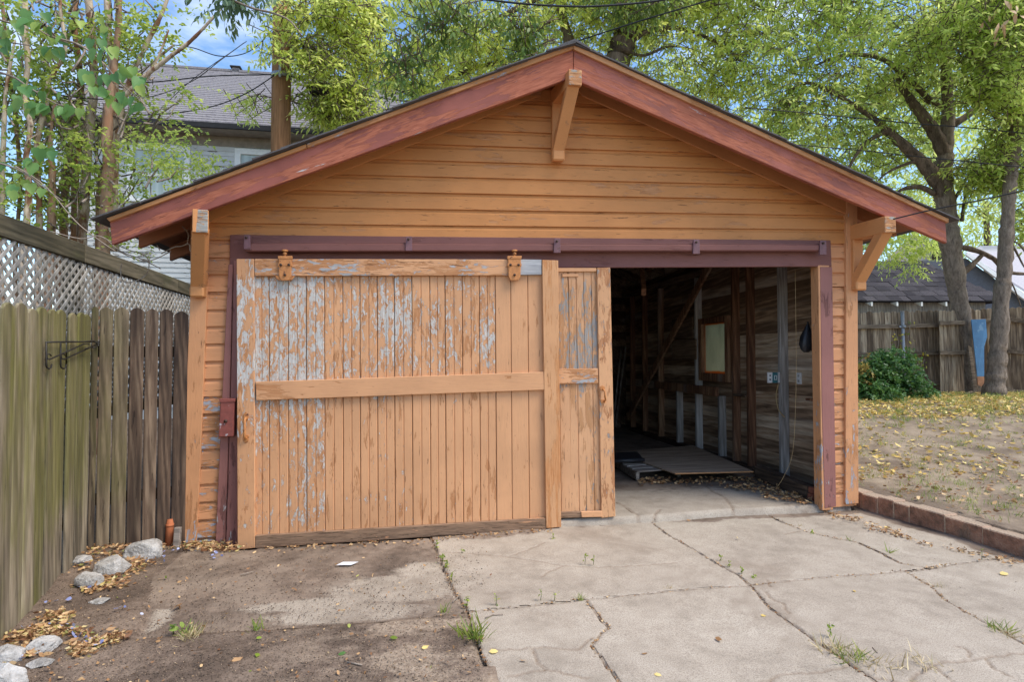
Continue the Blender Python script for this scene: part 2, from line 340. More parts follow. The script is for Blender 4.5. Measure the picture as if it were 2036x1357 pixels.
# frieze under the roof on the wall
fA, fB = PY(1158, 190, -.02), PY(1690, 429, -.02)
prism('frieze_board', [fA, fB, (4.16, -.02, roofz(4.16) - .005), (RA[0] + .02, -.02, roofz(RA[0] + .02) - .005)], (0, .018, 0), painted('frieze_paint', 'x', (192, 132, 84), rot=(0, -math.radians(20.3), 0), peel=.7, primth=.9, crack=.68), fw_)
gA, gB = (RA[0] - .2, 0, roofz(RA[0] - .2) - .16), (-1.7, 0, roofz(-1.7) - .16)
prism('frieze_board', [(gA[0], -.02, gA[2]), (gB[0], -.02, gB[2]), (-1.7, -.02, roofz(-1.7) - .005), (gA[0], -.02, roofz(gA[0]) - .005)], (0, .018, 0), m_side, fw_)
# header and casings (plum)
fpr('header_board', [(457, 467), (1652, 478), (1654, 530), (456, 536)], -.034, .032, m_purp, fw_)
fpr('casing_board', [(1631, 531), (1655, 531), (1663, 1008), (1640, 1012), (1634, 800)], -.04, .038, m_purpz, fw_)
fpr('casing_board', [(454, 526), (463, 526), (456, 800), (447, 1082), (428, 1082), (441, 800)], -.045, .04, m_purpz, fw_)
fpr('casing_board', [(464.5, 518), (476, 518), (476, 1084), (449, 1084), (458, 800)], -.035, .035, m_purpz, fw_)
# jamb post of the doorway: its inner face shows as an orange strip
jx = PY(1633, 700, -.036)[0]
prism('jamb_post', [(jx - .015, -.036, 0.02), (jx + .10, -.036, 0.02), (jx + .10, -.036, 2.33), (jx - .02, -.036, 2.33)], (0, .11, 0), m_trimz, fw_)
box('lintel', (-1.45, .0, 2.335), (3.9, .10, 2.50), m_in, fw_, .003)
# ---- roof
roof = empty('roof', (RA[0], 0, RA[1]), gar)
YB = 6.2
for side, xe, sl in ((-1, XL, SLL), (1, XR, SLR)):
    ze = roofz(xe)
    nrm = np.array([-sl if side < 0 else sl, 0, 1.0]); nrm /= np.linalg.norm(nrm)
    npl = 22                                               # roof deck of planks running along the ridge
    for i in range(npl):
        t0, t1 = i / npl, (i + .985) / npl
        xa, xb = xe + (RA[0] - xe) * t0, xe + (RA[0] - xe) * t1
        P = [np.array([xa, -OV - .01, roofz(xa) + .003]), np.array([xb, -OV - .01, roofz(xb) + .003])]
        prism('deck_plank', [P[0], P[1], P[1] + nrm * .02, P[0] + nrm * .02], (0, OV + .02, 0), m_deck, roof, 0)
        prism('deck_plank', [q_ + np.array([0, OV + .012, 0]) for q_ in (P[0], P[1], P[1] + nrm * .02, P[0] + nrm * .02)], (0, YB + .28, 0), m_deck if abs(xa - 1.2) > 2.9 else m_in, roof, 0)
    for i in range(17):                                    # shingle courses lapping up the slope
        t0 = i / 17 - .006; t1 = min((i + 1.15) / 17, 1.004)
        xa, xb = xe + (RA[0] - xe) * t0, xe + (RA[0] - xe) * t1
        if i == 0: xa += side * .06
        b = .026
        P = [np.array([xa, 0, roofz(xa)]), np.array([xb, 0, RA[1] - abs(RA[0] - xb) * sl])]
        ya = -OV - .05 + random.uniform(-.02, .012)
        q = [P[0] + nrm * (b + .006), P[1] + nrm * b, P[1] + nrm * (b + .008), P[0] + nrm * (b + .018)]
        prism('shingle_course', [(v[0], ya, v[2]) for v in q], (0, YB + .7, 0), m_shingle, roof, 0)
prism('ridge_cap', [(RA[0] - .13, -OV - .055, RA[1] - .02), (RA[0], -OV - .055, RA[1] + .035), (RA[0] + .13, -OV - .055, RA[1] - .02), (RA[0] + .13, -OV - .055, RA[1] - .002), (RA[0], -OV - .055, RA[1] + .056), (RA[0] - .13, -OV - .055, RA[1] - .002)], (0, YB + .7, 0), m_shingle, roof, 0)
# rake boards and the orange trim above them
fpr('rake_board', [(218, 440), (1139.5, 97), (1139.5, 153), (222, 487)], -OV, .04, m_rakeL, roof)
fpr('rake_board', [(1140.5, 97), (1880, 440), (1883, 484), (1140.5, 157)], -OV, .04, m_rakeR, roof)
fpr('rake_trim', [(211, 434), (608, 286), (609, 294), (217, 440.5)], -OV - .022, .06, m_rtrimL, roof, .003)
fpr('rake_trim', [(610, 285.5), (1139, 86), (1139, 97), (611, 293.5)], -OV - .022, .06, m_rtrimL, roof, .003)
fpr('rake_trim', [(1140, 86), (1887, 435), (1887, 443), (1140, 97)], -OV - .022, .06, m_rtrimR, roof, .003)
# rafters
m_tailR = painted('rafter_paint_right', 'x', (168, 112, 72), rot=(0, -math.radians(20.3), 0), peel=.62, primth=.9, crack=.7)
for i in range(11):
    y = .02 + i * .6
    for side, xe, sl, mm in ((-1, XL, SLL, m_tail), (1, XR, SLR, m_tailR)):
        x0 = xe + .02 * (1 if side < 0 else -1) + random.uniform(-.015, .015); x1 = RA[0]
        d = .135
        if side > 0: x0 = 4.62 if i == 0 else x0 - .1
        xw = -1.80 if side < 0 else 4.14                    # painted tail outside the wall, bare rafter inside
        prism('rafter_tail', [(x0, y, roofz(x0) - .002), (xw, y, roofz(xw) - .002), (xw, y, roofz(xw) - d), (x0 + (.03 if side > 0 else 0), y, roofz(x0) - d)], (0, .045, 0), mm, roof, .003)
        prism('rafter', [(xw, y + .002, roofz(xw) - .002), (x1, y + .002, roofz(x1) - .004), (x1, y + .002, roofz(x1) - d - .02), (xw, y + .002, roofz(xw) - d)], (0, .041, 0), m_in, roof, .003)
# ---- brackets
def bracket(e0, e1, wall, blk, zt, foot):
    """beam end rectangle (px) , wall centre x, block px"""
    b = empty('bracket', (wall, 0, zt - .6), gar)
    ye = -OV - .075
    p0, p1 = PY(*e0, ye), PY(*e1, ye); cx, cz = (p0[0] + p1[0]) / 2, (p0[2] + p1[2]) / 2; wd, ht = abs(p1[0] - p0[0]), abs(p1[2] - p0[2])
    bm_ = bar('beam', (wall, 0, cz + .01), (cx, ye + .006, cz), wd, ht, m_beam, b)
    bar('beam_end', (cx, ye + .006, cz), (cx, ye - .001, cz), wd * .985, ht * .985, m_beamend, b, bev=.003)
    zb = blk
    k0 = np.array([cx + (wall - cx) * .12, ye + .06, cz - ht / 2]); k1 = np.array([wall, -.045, zb + foot])
    d = k1 - k0; 
    bar('brace', k0 + np.array([0, 0, .03]), k1, wd * .92, .085, m_beam, b, upv=(0, 1, .3))
    box('wall_plate', (wall - wd * .46, -.062, zb), (wall + wd * .46, -.022, cz - ht / 2 + .02), m_beam, b)
    box('foot_block', (wall - wd * .5, -.10, zb - .005), (wall + wd * .5, -.062, zb + foot), m_beam, b, .012)
    return b
bracket((1131, 137), (1157, 170), PY(1106, 300)[0], PY(1106, 317, -.1)[2], 3.4, .09)
bracket((383, 416), (413, 463), PY(401, 500)[0], PY(399, 590, -.1)[2], 2.6, .085)
bracket((1759, 430), (1782, 463), PY(1697, 500)[0], PY(1697, 576, -.1)[2], 2.7, .08)
# ---- door track
tr = empty('door_track', (1.2, -.1, 2.35), gar)
ya = -.125
fpr('track_rail', [(487, 484), (1641, 486.5), (1641, 499), (487, 500)], ya, .07, m_purp, tr, .008)
fpr('track_lip', [(487, 481.5), (1641, 484.5), (1641, 486.5), (487, 484)], ya + .02, .05, m_purp, tr, .001)
for px, py in ((491, 467), (813, 470), (1108, 474), (1385, 476), (1637, 478)):
    b = fpr('track_hanger', [(px - 6, py), (px + 6, py), (px + 7, py + 29), (px - 7, py + 29)], ya - .014, .02, m_rustdark, tr, .003)
    c = PY(px - 1, py + 6, ya - .016); tube('bolt', [c, c + np.array([0, -.014, 0])], .010, m_bolt, b, 6)
# ---- other walls: planks on studs
def wallplanks(part, axis, fixed, lo, hi, zoff, n, mat, skip=None):
    for k in range(n):
        z0 = zoff + k * .1395; z1 = z0 + .1375
        segs = [(lo, hi)]
        if skip and z1 > skip[2] and z0 < skip[3]: segs = [(lo, skip[0]), (skip[1], hi)]
        for a, b in segs:
            if axis == 'y': box('siding_board', (fixed, a, z0), (fixed + .02, b, z1 + .004), mat, part, .002)
            else: box('siding_board', (a, fixed, z0), (b, fixed + .02, z1 + .004), mat, part, .002)
rw = empty('right_wall', (4.12, 3, 0), gar); lw = empty('left_wall', (-1.75, 3, 0), gar); bw = empty('rear_wall', (1.2, 6.1, 0), gar)
WY0, WY1, WZ0, WZ1 = 2.16, 2.86, 1.20, 1.96
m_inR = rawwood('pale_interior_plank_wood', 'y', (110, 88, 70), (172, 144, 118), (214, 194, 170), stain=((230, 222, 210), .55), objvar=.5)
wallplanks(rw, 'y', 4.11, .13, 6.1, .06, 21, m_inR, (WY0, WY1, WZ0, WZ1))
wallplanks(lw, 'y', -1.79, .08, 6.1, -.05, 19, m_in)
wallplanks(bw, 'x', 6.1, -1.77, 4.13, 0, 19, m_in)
for k in range(11):
    z0 = 2.63 + k * .1395; xl = RA[0] - (RA[1] - z0 + .0) / SLL; xr = RA[0] + (RA[1] - z0 + .0) / SLR
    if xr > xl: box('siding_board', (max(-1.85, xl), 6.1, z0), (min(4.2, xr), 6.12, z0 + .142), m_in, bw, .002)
for y, short, mm in ((.14, 0, m_instud), (.98, 0, m_instudgrey), (1.62, 0, m_instud), (1.96, 0, m_instud), (2.32, 1, m_instudgrey), (2.97, 0, m_instudgrey), (3.6, 1, m_instudgrey), (4.3, 0, m_instud), (5.0, 0, m_instud), (5.6, 0, m_instud)):
    box('stud', (4.01, y - .026, .12), (4.108, y + .026, .93 if short else 2.62), mm, rw, .004)
for y in (.3, .9, 1.5, 2.1, 2.7, 3.3, 3.9, 4.5, 5.1, 5.7): box('stud', (-1.77, y - .026, .05), (-1.67, y + .026, 2.5), m_instud, lw, .004)
for x in (-1.2, -.6, 0, .6, 1.2, 1.8, 2.4, 3.0, 3.6): box('stud', (x - .026, 6.0, .05), (x + .026, 6.098, 2.7), m_instud, bw, .004)
box('sill_plate', (3.98, .14, -.02), (4.108, 6.05, .118), m_in, rw, .006)
box('wall_rail', (3.955, 2.30, .93), (4.005, 4.35, 1.05), m_instud, rw, .004)
box('blocking', (3.99, 1.65, .96), (4.10, 1.93, .985), m_in, rw, .002)
box('top_plate', (4.01, .14, 2.64), (4.108, 6.05, 2.72), m_in, rw, .004)
box('wall_panel', (3.985, 2.9, 1.42), (4.0, 3.7, 1.72), m_in, rw, .002); box('wall_panel', (3.985, 3.0, 1.74), (4.0, 3.7, 2.05), m_in, rw, .002)
bar('brace', (3.96, 5.6, .3), (3.96, 2.2, 2.9), .04, .12, m_instud, rw, upv=(0, 0, 1))
bar('hanging_strut', (2.62, 1.6, 2.75), (2.42, 1.0, 2.16), .05, .09, m_instud, rw)
# window in the right wall
win = empty('window', (4.1, 2.5, WZ0), gar)
for a, b, c, d in ((WY0 - .06, WY0 + .03, WZ0 - .08, WZ1 + .05), (WY1 - .03, WY1 + .06, WZ0 - .08, WZ1 + .05)): box('frame', (4.03, a, c), (4.145, b, d), m_instud, win)
box('frame', (4.032, WY0 + .032, WZ1 - .03), (4.143, WY1 - .032, WZ1 + .05), m_instud, win); box('frame', (4.032, WY0 + .032, WZ0 - .08), (4.143, WY1 - .032, WZ0 + .03), m_instud, win)
k = M('grimy_window_glass'); n_ = k.noise(k.mp(k.pos(), sc=(1, 1, .3)), 8, 6, .6)
yy, zz = k.sep(k.pos())[1], k.sep(k.pos())[2]
edge = k.ma('MAXIMUM', k.ma('MAXIMUM', k.st(zz, WZ0 + .09, WZ0 + .03), k.st(zz, WZ1 - .07, WZ1 - .03)), k.ma('MAXIMUM', k.st(yy, WY0 + .07, WY0 + .03), k.st(yy, WY1 - .07, WY1 - .03)))
edge = k.st(k.ma('ADD', edge, k.ma('MULTIPLY', k.ma('SUBTRACT', n_, .5), 1.2)), .25, .9)
col = k.mix(edge, k.mix(n_, lin((120, 124, 112)), lin((168, 168, 152))), lin((150, 100, 60)))
k.done(k.n('MixShader', {0: .3, 1: k.n('BsdfTranslucent', {'Color': col}), 2: k.n('BsdfTransparent', {'Color': col})})); m_glass = k.m
box('pane', (4.088, WY0 + .03, WZ0 + .03), (4.094, WY1 - .03, WZ1 - .03), m_glass, win, 0)
# ------------------------------------------------------------------ sliding doors
def plank_mesh(name, pts, y, th, mat, parent, bead=True):
    """tongue and groove plank with a bead groove down its middle"""
    (a, b, c, d) = [PY(px, py, y) for px, py in pts]      # tl tr br bl
    prof = [(0, .006), (.035, 0), (.455, 0), (.485, .006), (.515, .006), (.545, 0), (.965, 0), (1, .006)] if bead else [(0, .004), (.03, 0), (.97, 0), (1, .004)]
    V = []
    for (l, r_) in ((a, b), (d, c)):
        for s, dy in prof: V.append(l + (r_ - l) * s + np.array([0, dy, 0]))
        V += [r_ + np.array([0, th, 0]), l + np.array([0, th, 0])]
    n = len(prof) + 2
    F = [tuple(range(n)), tuple(range(2 * n - 1, n - 1, -1))] + [(i, (i + 1) % n, (i + 1) % n + n, i + n) for i in range(n)]
    o = mk(name, V, F, mat, parent); bevel_mesh(o.data, 0); return o
D1 = thing('sliding_door', 'wide orange sliding plank door with peeling paint, hung in front', 'door', PY(790, 1075, -.1), kind='thing')
yP, yF = -.098, -.128
xb = [506, 535, 573, 609, 645, 681.5, 715.6, 750, 784, 819, 854.6, 885, 919, 953, 985, 1015.6, 1049.5, 1082]
m_plank_clean = painted('door_clean_plank_paint', 'z', OR_DOOR, peel=.69, primth=.76, crack=.66, wood=WD)
def lerp(a, b, t): return a + (b - a) * t
for i in range(17):
    x0, x1 = xb[i], xb[i + 1] - .9; t0, t1 = (x0 - 506) / 576, (x1 - 506) / 576
    sh = lerp(0, 5, (x0 - 506) / 576)
    plank_mesh('plank', [(x0, 542), (x1, 542), (x1 + 3 * t1 + 1, lerp(1072, 1040, t1)), (x0 + 3 * t0 + 1, lerp(1072, 1040, t0))], yP + random.uniform(-.003, .003), .022, m_plank_clean if i >= 14 else m_plank, D1, bead=i < 14)
fpr('stile', [(470, 515), (505, 515), (507, 1091), (472, 1094)], yF, .03, m_stile, D1)
fpr('stile', [(1078, 517), (1110, 518), (1116, 1049), (1086, 1052)], yF - .006, .034, m_stile_new, D1)
fpr('top_rail', [(506, 515), (1031, 516), (1031, 548), (506, 549)], yF, .03, m_railtop, D1)
fpr('top_rail', [(1031.5, 516), (1077, 516.5), (1077, 546.5), (1031.5, 547)], yF + .002, .028, m_railgrey, D1)
fpr('middle_rail', [(508, 760), (1081, 740), (1083, 776), (509, 797)], yF - .002, .03, m_railx, D1)
fpr('bottom_rail', [(507.5, 1066), (1085, 1031), (1085.5, 1053), (507, 1092)], yF, .03, m_railbare, D1)
def hanger(cx, top, parent, drip):
    h = fpr('door_hanger', [(cx - 13, top + 3), (cx + 13, top + 3), (cx + 12, top + 40), (cx + 8, top + 48), (cx - 8, top + 48), (cx - 12, top + 40)], yF - .022, .02, m_rust, parent, .004)
    fpr('flange', [(cx - 14.5, top - 1), (cx + 14.5, top - 1), (cx + 14, top + 5), (cx - 14, top + 5)], yF - .026, .024, m_rust, h, .003)
    fpr('flange', [(cx - 14, top + 14), (cx + 14, top + 14), (cx + 14, top + 20), (cx - 14, top + 20)], yF - .024, .02, m_rust, h, .003)
    if drip: fpr('flange', [(cx - 20, top + 39), (cx + 20, top + 39), (cx + 14, top + 47), (cx - 14, top + 47)], yF - .012, .012, m_rust, h, .003)
    for dx, dy in ((-8, 17), (8, 17), (0, 37)):
        c = PY(cx + dx, top + dy, yF - .024); tube('bolt', [c, c + np.array([0, -.010, 0])], .011, m_bolt, h, 6)
    c0, c1 = PY(cx, top + 2, yF - .012), PY(cx, top - 12, yF - .012)
    tube('bolt', [c0, c1], .009, m_rust, h, 8)
    for py, r in ((-5, .016), (-11, .024)):
        c = PY(cx, top + py, yF - .012); tube('nut', [c - np.array([0, 0, .007]), c + np.array([0, 0, .007])], r, m_rust, h, 6)
    return h
hanger(566.5, 510, D1, True); hanger(1023, 510, D1, False)
# thumb-latch handle
hd = fpr('handle', [(484, 824), (489, 820), (494, 824), (493, 836), (485, 836)], yF - .006, .006, m_rust, D1, .002)
fpr('escutcheon', [(483, 866), (495, 866), (494, 878), (489, 882), (484, 878)], yF - .006, .006, m_rust, hd, .002)
g0, g1 = PY(489, 832, yF - .008), PY(489, 872, yF - .008)
tube('grip', smoothpath([g0, g0 + np.array([0, -.035, -.02]), g1 + np.array([0, -.035, .02]), g1], [.009, .012, .012, .008], 5)[0], .010, m_rust, hd)
D2 = thing('sliding_door', 'narrow visible strip of the rear orange sliding door beside the opening', 'door', PY(1165, 1030, -.02), kind='thing')
for x0, x1 in ((1060, 1086.5), (1087, 1129), (1130, 1159.5), (1160, 1190)):
    t = (x0 - 1110) / 80
    plank_mesh('plank', [(x0, 535), (x1, 535), (x1 + 9, 1022), (x0 + 5, 1024)], -.055, .02, m_plank2, D2)
fpr('stile', [(1187, 533), (1213.5, 532), (1224, 1028), (1196, 1031)], -.078, .036, painted('rear_stile_paint', 'z', (206, 156, 114), peel=.54, primth=.585, crack=.62, prim=(160, 154, 148)), D2)
fpr('middle_rail', [(1090, 735), (1189, 733), (1190, 763), (1090, 765)], -.074, .02, m_railtop, D2)
fpr('bottom_rail', [(1090, 1020), (1199, 1016), (1200, 1029), (1090, 1032)], -.074, .02, m_railbare, D2)
fpr('bottom_rail_patch', [(1155, 1018), (1197, 1017), (1197, 1029), (1157, 1030)], -.086, .012, m_railx, D2)
fpr('top_rail', [(1090, 533), (1186, 533), (1186, 540), (1090, 541)], -.074, .02, m_railx, D2)
fpr('cleat', [(1118, 545), (1150, 545), (1150, 550), (1118, 551)], -.066, .012, m_railx, D2, .002)
hd = fpr('handle', [(1192, 770), (1198, 767), (1203, 770), (1202, 777), (1194, 777)], -.084, .006, m_rust, D2, .002)
fpr('escutcheon', [(1194, 795), (1204, 795), (1204, 802), (1195, 803)], -.084, .006, m_rust, hd, .002)
g0, g1 = PY(1199, 774, -.084), PY(1201, 799, -.084)
tube('grip', [g0, g0 + np.array([.004, -.03, -.015]), g1 + np.array([.004, -.03, .015]), g1], .009, m_rust, hd)
# red box nailed on the left casing
bx = thing('latch_box', 'small red weathered wooden box nailed to the plum casing', 'box', PY(449, 870, -.05))
fpr('body', [(438, 796), (466, 795), (464, 869), (434, 870)], -.115, .07, m_redbox, bx, .006)
fpr('lid', [(435, 794), (468, 793), (467, 800), (437, 801)], -.12, .075, m_redbox, bx, .003)
c = PY(449, 838, -.116); tube('knob', [c, c + np.array([0, -.012, 0])], .013, m_bolt, bx, 8)
# ------------------------------------------------------------------ ground
def pl(pts, z=0.0): return np.array([PZ(px, py, z)[:2] for px, py in pts])
J1 = pl([(846, 1045), (858, 1072), (870, 1098), (885, 1135), (905, 1180), (930, 1216), (942, 1262), (960, 1310), (990, 1365), (1015, 1420), (1060, 1520)])
J2 = pl([(1268, 1020), (1300, 1042), (1330, 1065), (1400, 1105), (1470, 1146), (1495, 1168), (1530, 1210), (1600, 1262), (1690, 1322), (1790, 1390), (1900, 1470)])
H1 = pl([(60, 1287), (250, 1272), (600, 1247), (760, 1235), (930, 1217), (1050, 1205), (1155, 1192), (1290, 1181), (1400, 1171), (1480, 1166), (1620, 1150), (1720, 1143), (1800, 1136), (1860, 1128), (1900, 1122), (1980, 1112), (2060, 1101), (2200, 1085)])
J3 = pl([(1500, 1012), (1560, 1040), (1600, 1056), (1640, 1066), (1700, 1077), (1750, 1099), (1790, 1121), (1840, 1129), (1880, 1126)])
J4 = pl([(1800, 1137), (1850, 1165), (1880, 1195), (1950, 1235), (2036, 1282), (2150, 1340), (2300, 1420)])
K1 = pl([(1165, 1192), (1190, 1225), (1210, 1247), (1190, 1268), (1175, 1285), (1200, 1315), (1232, 1357), (1262, 1400), (1300, 1470)])
THR = pl([(300, 1098), (470, 1096), (840, 1074), (1115, 1050), (1300, 1040), (1450, 1028), (1622, 1020), (1660, 1018), (1700, 1016)])
CR = [pl([(870, 1098), (930, 1099), (1000, 1105), (1060, 1112), (1110, 1122), (1180, 1126), (1240, 1126), (1300, 1122), (1345, 1119)]), pl([(1010, 1105), (1040, 1095), (1082, 1078)]), pl([(1075, 1146), (1100, 1132), (1125, 1122)]),
      pl([(975, 1290), (1000, 1293), (1080, 1287), (1150, 1293), (1178, 1270)]), pl([(1060, 1288), (1068, 1318), (1085, 1332), (1125, 1340), (1170, 1349)]), pl([(1010, 1345), (1060, 1335), (1085, 1332)]),
      pl([(1525, 1154), (1532, 1168)]), pl([(1522, 1178), (1530, 1190), (1555, 1200), (1570, 1222)]), pl([(1500, 1360), (1560, 1340), (1640, 1334), (1692, 1322)]), pl([(1850, 1325), (1880, 1318), (1960, 1310), (2050, 1298)]),
      pl([(1856, 1325), (1880, 1345), (1920, 1370)]), pl([(1900, 1288), (1920, 1292), (1925, 1308)]), pl([(1690, 1322), (1740, 1350), (1800, 1362), (1850, 1325)]), pl([(1960, 1312), (1975, 1330), (2010, 1345)]), pl([(1590, 1056), (1560, 1062)])]
SOILCR = [pl([(850, 1262), (830, 1277), (770, 1300)]), pl([(640, 1270), (720, 1262), (850, 1258)])]
WL0, WL1 = PZ(1688, 1004)[:2], PZ(2036, 1111)[:2]; wdir = (WL1 - WL0) / np.linalg.norm(WL1 - WL0)
def wallx(y): return WL0[0] + (WL1[0] - WL0[0]) * (y - WL0[1]) / (WL1[1] - WL0[1])
def fx(P, y): o = np.argsort(P[:, 1]); return np.interp(y, P[o, 1], P[o, 0])      # x of a line at y
def fy(P, x): o = np.argsort(P[:, 0]); return np.interp(x, P[o, 0], P[o, 1])
def pdist(X, Y, P, jag=.006, seed=0):
    """distance of every point to a polyline roughened with little noise"""
    rg = np.random.default_rng(seed); Q = [P[0]]
    for a, b in zip(P[:-1], P[1:]):
        n = max(1, int(np.linalg.norm(b - a) / .035))
        for i in range(1, n + 1):
            Q.append(a + (b - a) * i / n + (rg.uniform(-1, 1, 2) * jag if i < n else 0))
    D = np.full(X.shape, 9.0)
    for a, b in zip(Q[:-1], Q[1:]):
        d = b - a; L2 = d @ d + 1e-12; lo, hi = np.minimum(a, b) - .12, np.maximum(a, b) + .12
        m = (X > lo[0]) & (X < hi[0]) & (Y > lo[1]) & (Y < hi[1])
        if not m.any(): continue
        t = np.clip(((X[m] - a[0]) * d[0] + (Y[m] - a[1]) * d[1]) / L2, 0, 1)
        D[m] = np.minimum(D[m], np.hypot(X[m] - a[0] - t * d[0], Y[m] - a[1] - t * d[1]))
    return D
VN = {}
def vnoise(X, Y, s, seed, octs=4):
    """cheap value noise on arrays, 0..1"""
    out = np.zeros(X.shape); amp, tot = 1.0, 0
    for o in range(octs):
        G = VN.setdefault(seed + o * 13, None)
        if G is None: G = VN[seed + o * 13] = np.random.default_rng(seed + o * 13).random((256, 256))
        x, y = X * s * 2 ** o + 77.3, Y * s * 2 ** o + 31.7
        xi, yi = np.floor(x).astype(int), np.floor(y).astype(int); u, v = x - xi, y - yi; u, v = u * u * (3 - 2 * u), v * v * (3 - 2 * v)
        g = lambda a, b: G[a & 255, b & 255]
        out += amp * ((g(xi, yi) * (1 - u) + g(xi + 1, yi) * u) * (1 - v) + (g(xi, yi + 1) * (1 - u) + g(xi + 1, yi + 1) * u) * v); tot += amp; amp *= .5
    return out / tot
def sstep(v, a, b): t = np.clip((v - a) / (b - a), 0, 1); return t * t * (3 - 2 * t)
def yardh(X, Y): return .135 + .03 * sstep(np.hypot(X - 4.2, Y), 0, 3) + .50 * sstep(Y + .35 * (X - 4), .6, 6.4)
SLE = pl([(300, 1150), (290, 1190), (262, 1271), (240, 1300)])
def slableft(y): return fx(SLE, y)
def in_drive(X, Y, m=0.0):
    return (X > np.where(Y > fy(H1, X), slableft(Y), fx(J1, Y)) - m) & (X < wallx(Y) + .02) & (Y < fy(THR, X) + .02 + m) & (Y > -3.8)
def gheight(X, Y):
    Z = (vnoise(X, Y, 1.1, 5) - .5) * .05 + (vnoise(X, Y, 9, 8) - .5) * .018
    Z += .05 * sstep(-1.95 - X + .25 * (Y + .2), -.15, .35) * sstep(Y, -2.2, -.6)
    drive = in_drive(X, Y, -.03)
    Z = np.where(drive, -.07, Z * np.where(X < 4, 1, 1) - .004)
    yard = (X > wallx(np.minimum(Y, .05)) + .10)
    Z = np.where(yard & (Y > -6), yardh(X, Y) + (vnoise(X, Y, 1.1, 5) - .5) * .06 + (vnoise(X, Y, 9, 8) - .5) * .02, Z)
    Z = np.where((X > -1.78) & (X < 4.14) & (Y > fy(THR, X) - .0) & (Y < 6.15), -.09, Z)
    Z = Z + .3 * sstep(np.hypot(X, Y), 14, 40)
    return Z
def axis(segs):
    out = []
    for a, b, s in segs: out += list(np.arange(a, b, s))
    return np.array(out + [segs[-1][1]])
def gridmesh(name, xs, ys, zf, keep=None, mat=None, attrs=None, parent=None):
    X, Y = np.meshgrid(xs, ys); Z = zf(X, Y); nx, ny = len(xs), len(ys)
    idx = np.arange(nx * ny).reshape(ny, nx)
    q = np.stack([idx[:-1, :-1], idx[:-1, 1:], idx[1:, 1:], idx[1:, :-1]], -1).reshape(-1, 4)
    if keep is not None:
        cx, cy = (X[:-1, :-1] + X[1:, 1:]) / 2, (Y[:-1, :-1] + Y[1:, 1:]) / 2; q = q[keep(cx, cy).reshape(-1)]
    V = np.stack([X, Y, Z], -1).reshape(-1, 3)
    used = np.unique(q); rm = np.full(nx * ny, -1); rm[used] = np.arange(len(used)); V = V[used]; q = rm[q]
    return arrmesh(name, V, q, mat, {k: v.reshape(-1)[used] for k, v in (attrs or {}).items()}, parent)
def arrmesh(name, V, q, mat, attrs=None, parent=None, smooth=True, loops=None):
    """fast mesh from arrays; q (n,k) faces"""
    me = bpy.data.meshes.new(name); n, k = q.shape
    me.vertices.add(len(V)); me.vertices.foreach_set('co', np.ascontiguousarray(V, np.float32).reshape(-1))
    me.loops.add(n * k); me.loops.foreach_set('vertex_index', np.ascontiguousarray(q, np.int32).reshape(-1))
    me.polygons.add(n); me.polygons.foreach_set('loop_start', np.arange(n, dtype=np.int32) * k)
    try: me.polygons.foreach_set('loop_total', np.full(n, k, np.int32))
    except Exception: pass
    if smooth: me.polygons.foreach_set('use_smooth', np.ones(n, bool))
    for a, v in (attrs or {}).items():
        at = me.attributes.new(a, 'FLOAT', 'POINT'); at.data.foreach_set('value', np.ascontiguousarray(v, np.float32))
    if mat: me.materials.append(mat)
    me.update(); me.validate()
    o = bpy.data.objects.new(name, me); COL.objects.link(o)
    if parent: put(o, parent)
    return o
def soilcolor(k):
    p = k.pos(); big = k.noise(p, 1.7, 5, .6); mid = k.noise(p, 14, 6, .65); fine = k.noise(p, 90, 4, .6)
    f = k.ma('ADD', k.ma('MULTIPLY', big, .5), k.ma('ADD', k.ma('MULTIPLY', mid, .3), k.ma('MULTIPLY', fine, .25)))
    c = k.ramp(f, [(.36, lin((64, 55, 48))), (.52, lin((104, 90, 79))), (.68, lin((146, 129, 114)))])
    sp = k.st(k.vor(p, 70), .16, .10); sp = k.ma('MULTIPLY', sp, k.st(k.noise(p, 40, 2), .5, .62))
    c = k.mix(k.ma('MULTIPLY', sp, .6), c, lin((176, 156, 132)))
    h = k.ma('ADD', k.ma('MULTIPLY', mid, .7), k.ma('ADD', k.ma('MULTIPLY', fine, .5), k.ma('MULTIPLY', sp, .3)))
    return c, h
k = M('bare_soil'); c_, h_ = soilcolor(k)
X_ = k.sep(k.pos()); yardm = k.st(X_[0], 4.2, 4.8)                       # the yard soil is sandier, with thin grass film
sand = k.ramp(k.noise(k.pos(), 2.2, 6, .62), [(.35, lin((116, 102, 88))), (.6, lin((164, 148, 128)))])
c_ = k.mix(k.ma('MULTIPLY', yardm, .75), c_, sand)
near = k.ma('MULTIPLY', k.st(X_[0], -1.0, .0), k.st(X_[0], 2.2, 1.6)); sn_ = k.noise(k.mp(k.pos(), sc=(1, 1.7, 1), rot=(0, 0, .4)), 3.2, 8, .7, .4)
c_ = k.mix(k.ma('MULTIPLY', near, k.st(sn_, .42, .60, 0, .85)), c_, k.ramp(k.noise(k.pos(), 40, 5, .6), [(.35, lin((134, 118, 102))), (.65, lin((176, 159, 140)))]))
k.done(k.bs(c_, .95, k.bump(h_, .9, .015), spec=.15)); m_soil = k.m
k = M('worn_concrete'); p = k.pos()
big = k.noise(p, 1.3, 6, .62, .3); mid = k.noise(p, 7, 6, .62); fine = k.noise(p, 160, 3, .6); grit = k.noise(p, 420, 2, .5)
c = k.ramp(k.ma('ADD', k.ma('MULTIPLY', big, .55), k.ma('MULTIPLY', mid, .45)), [(.33, lin((136, 126, 112))), (.5, lin((171, 160, 145))), (.66, lin((188, 178, 163)))])
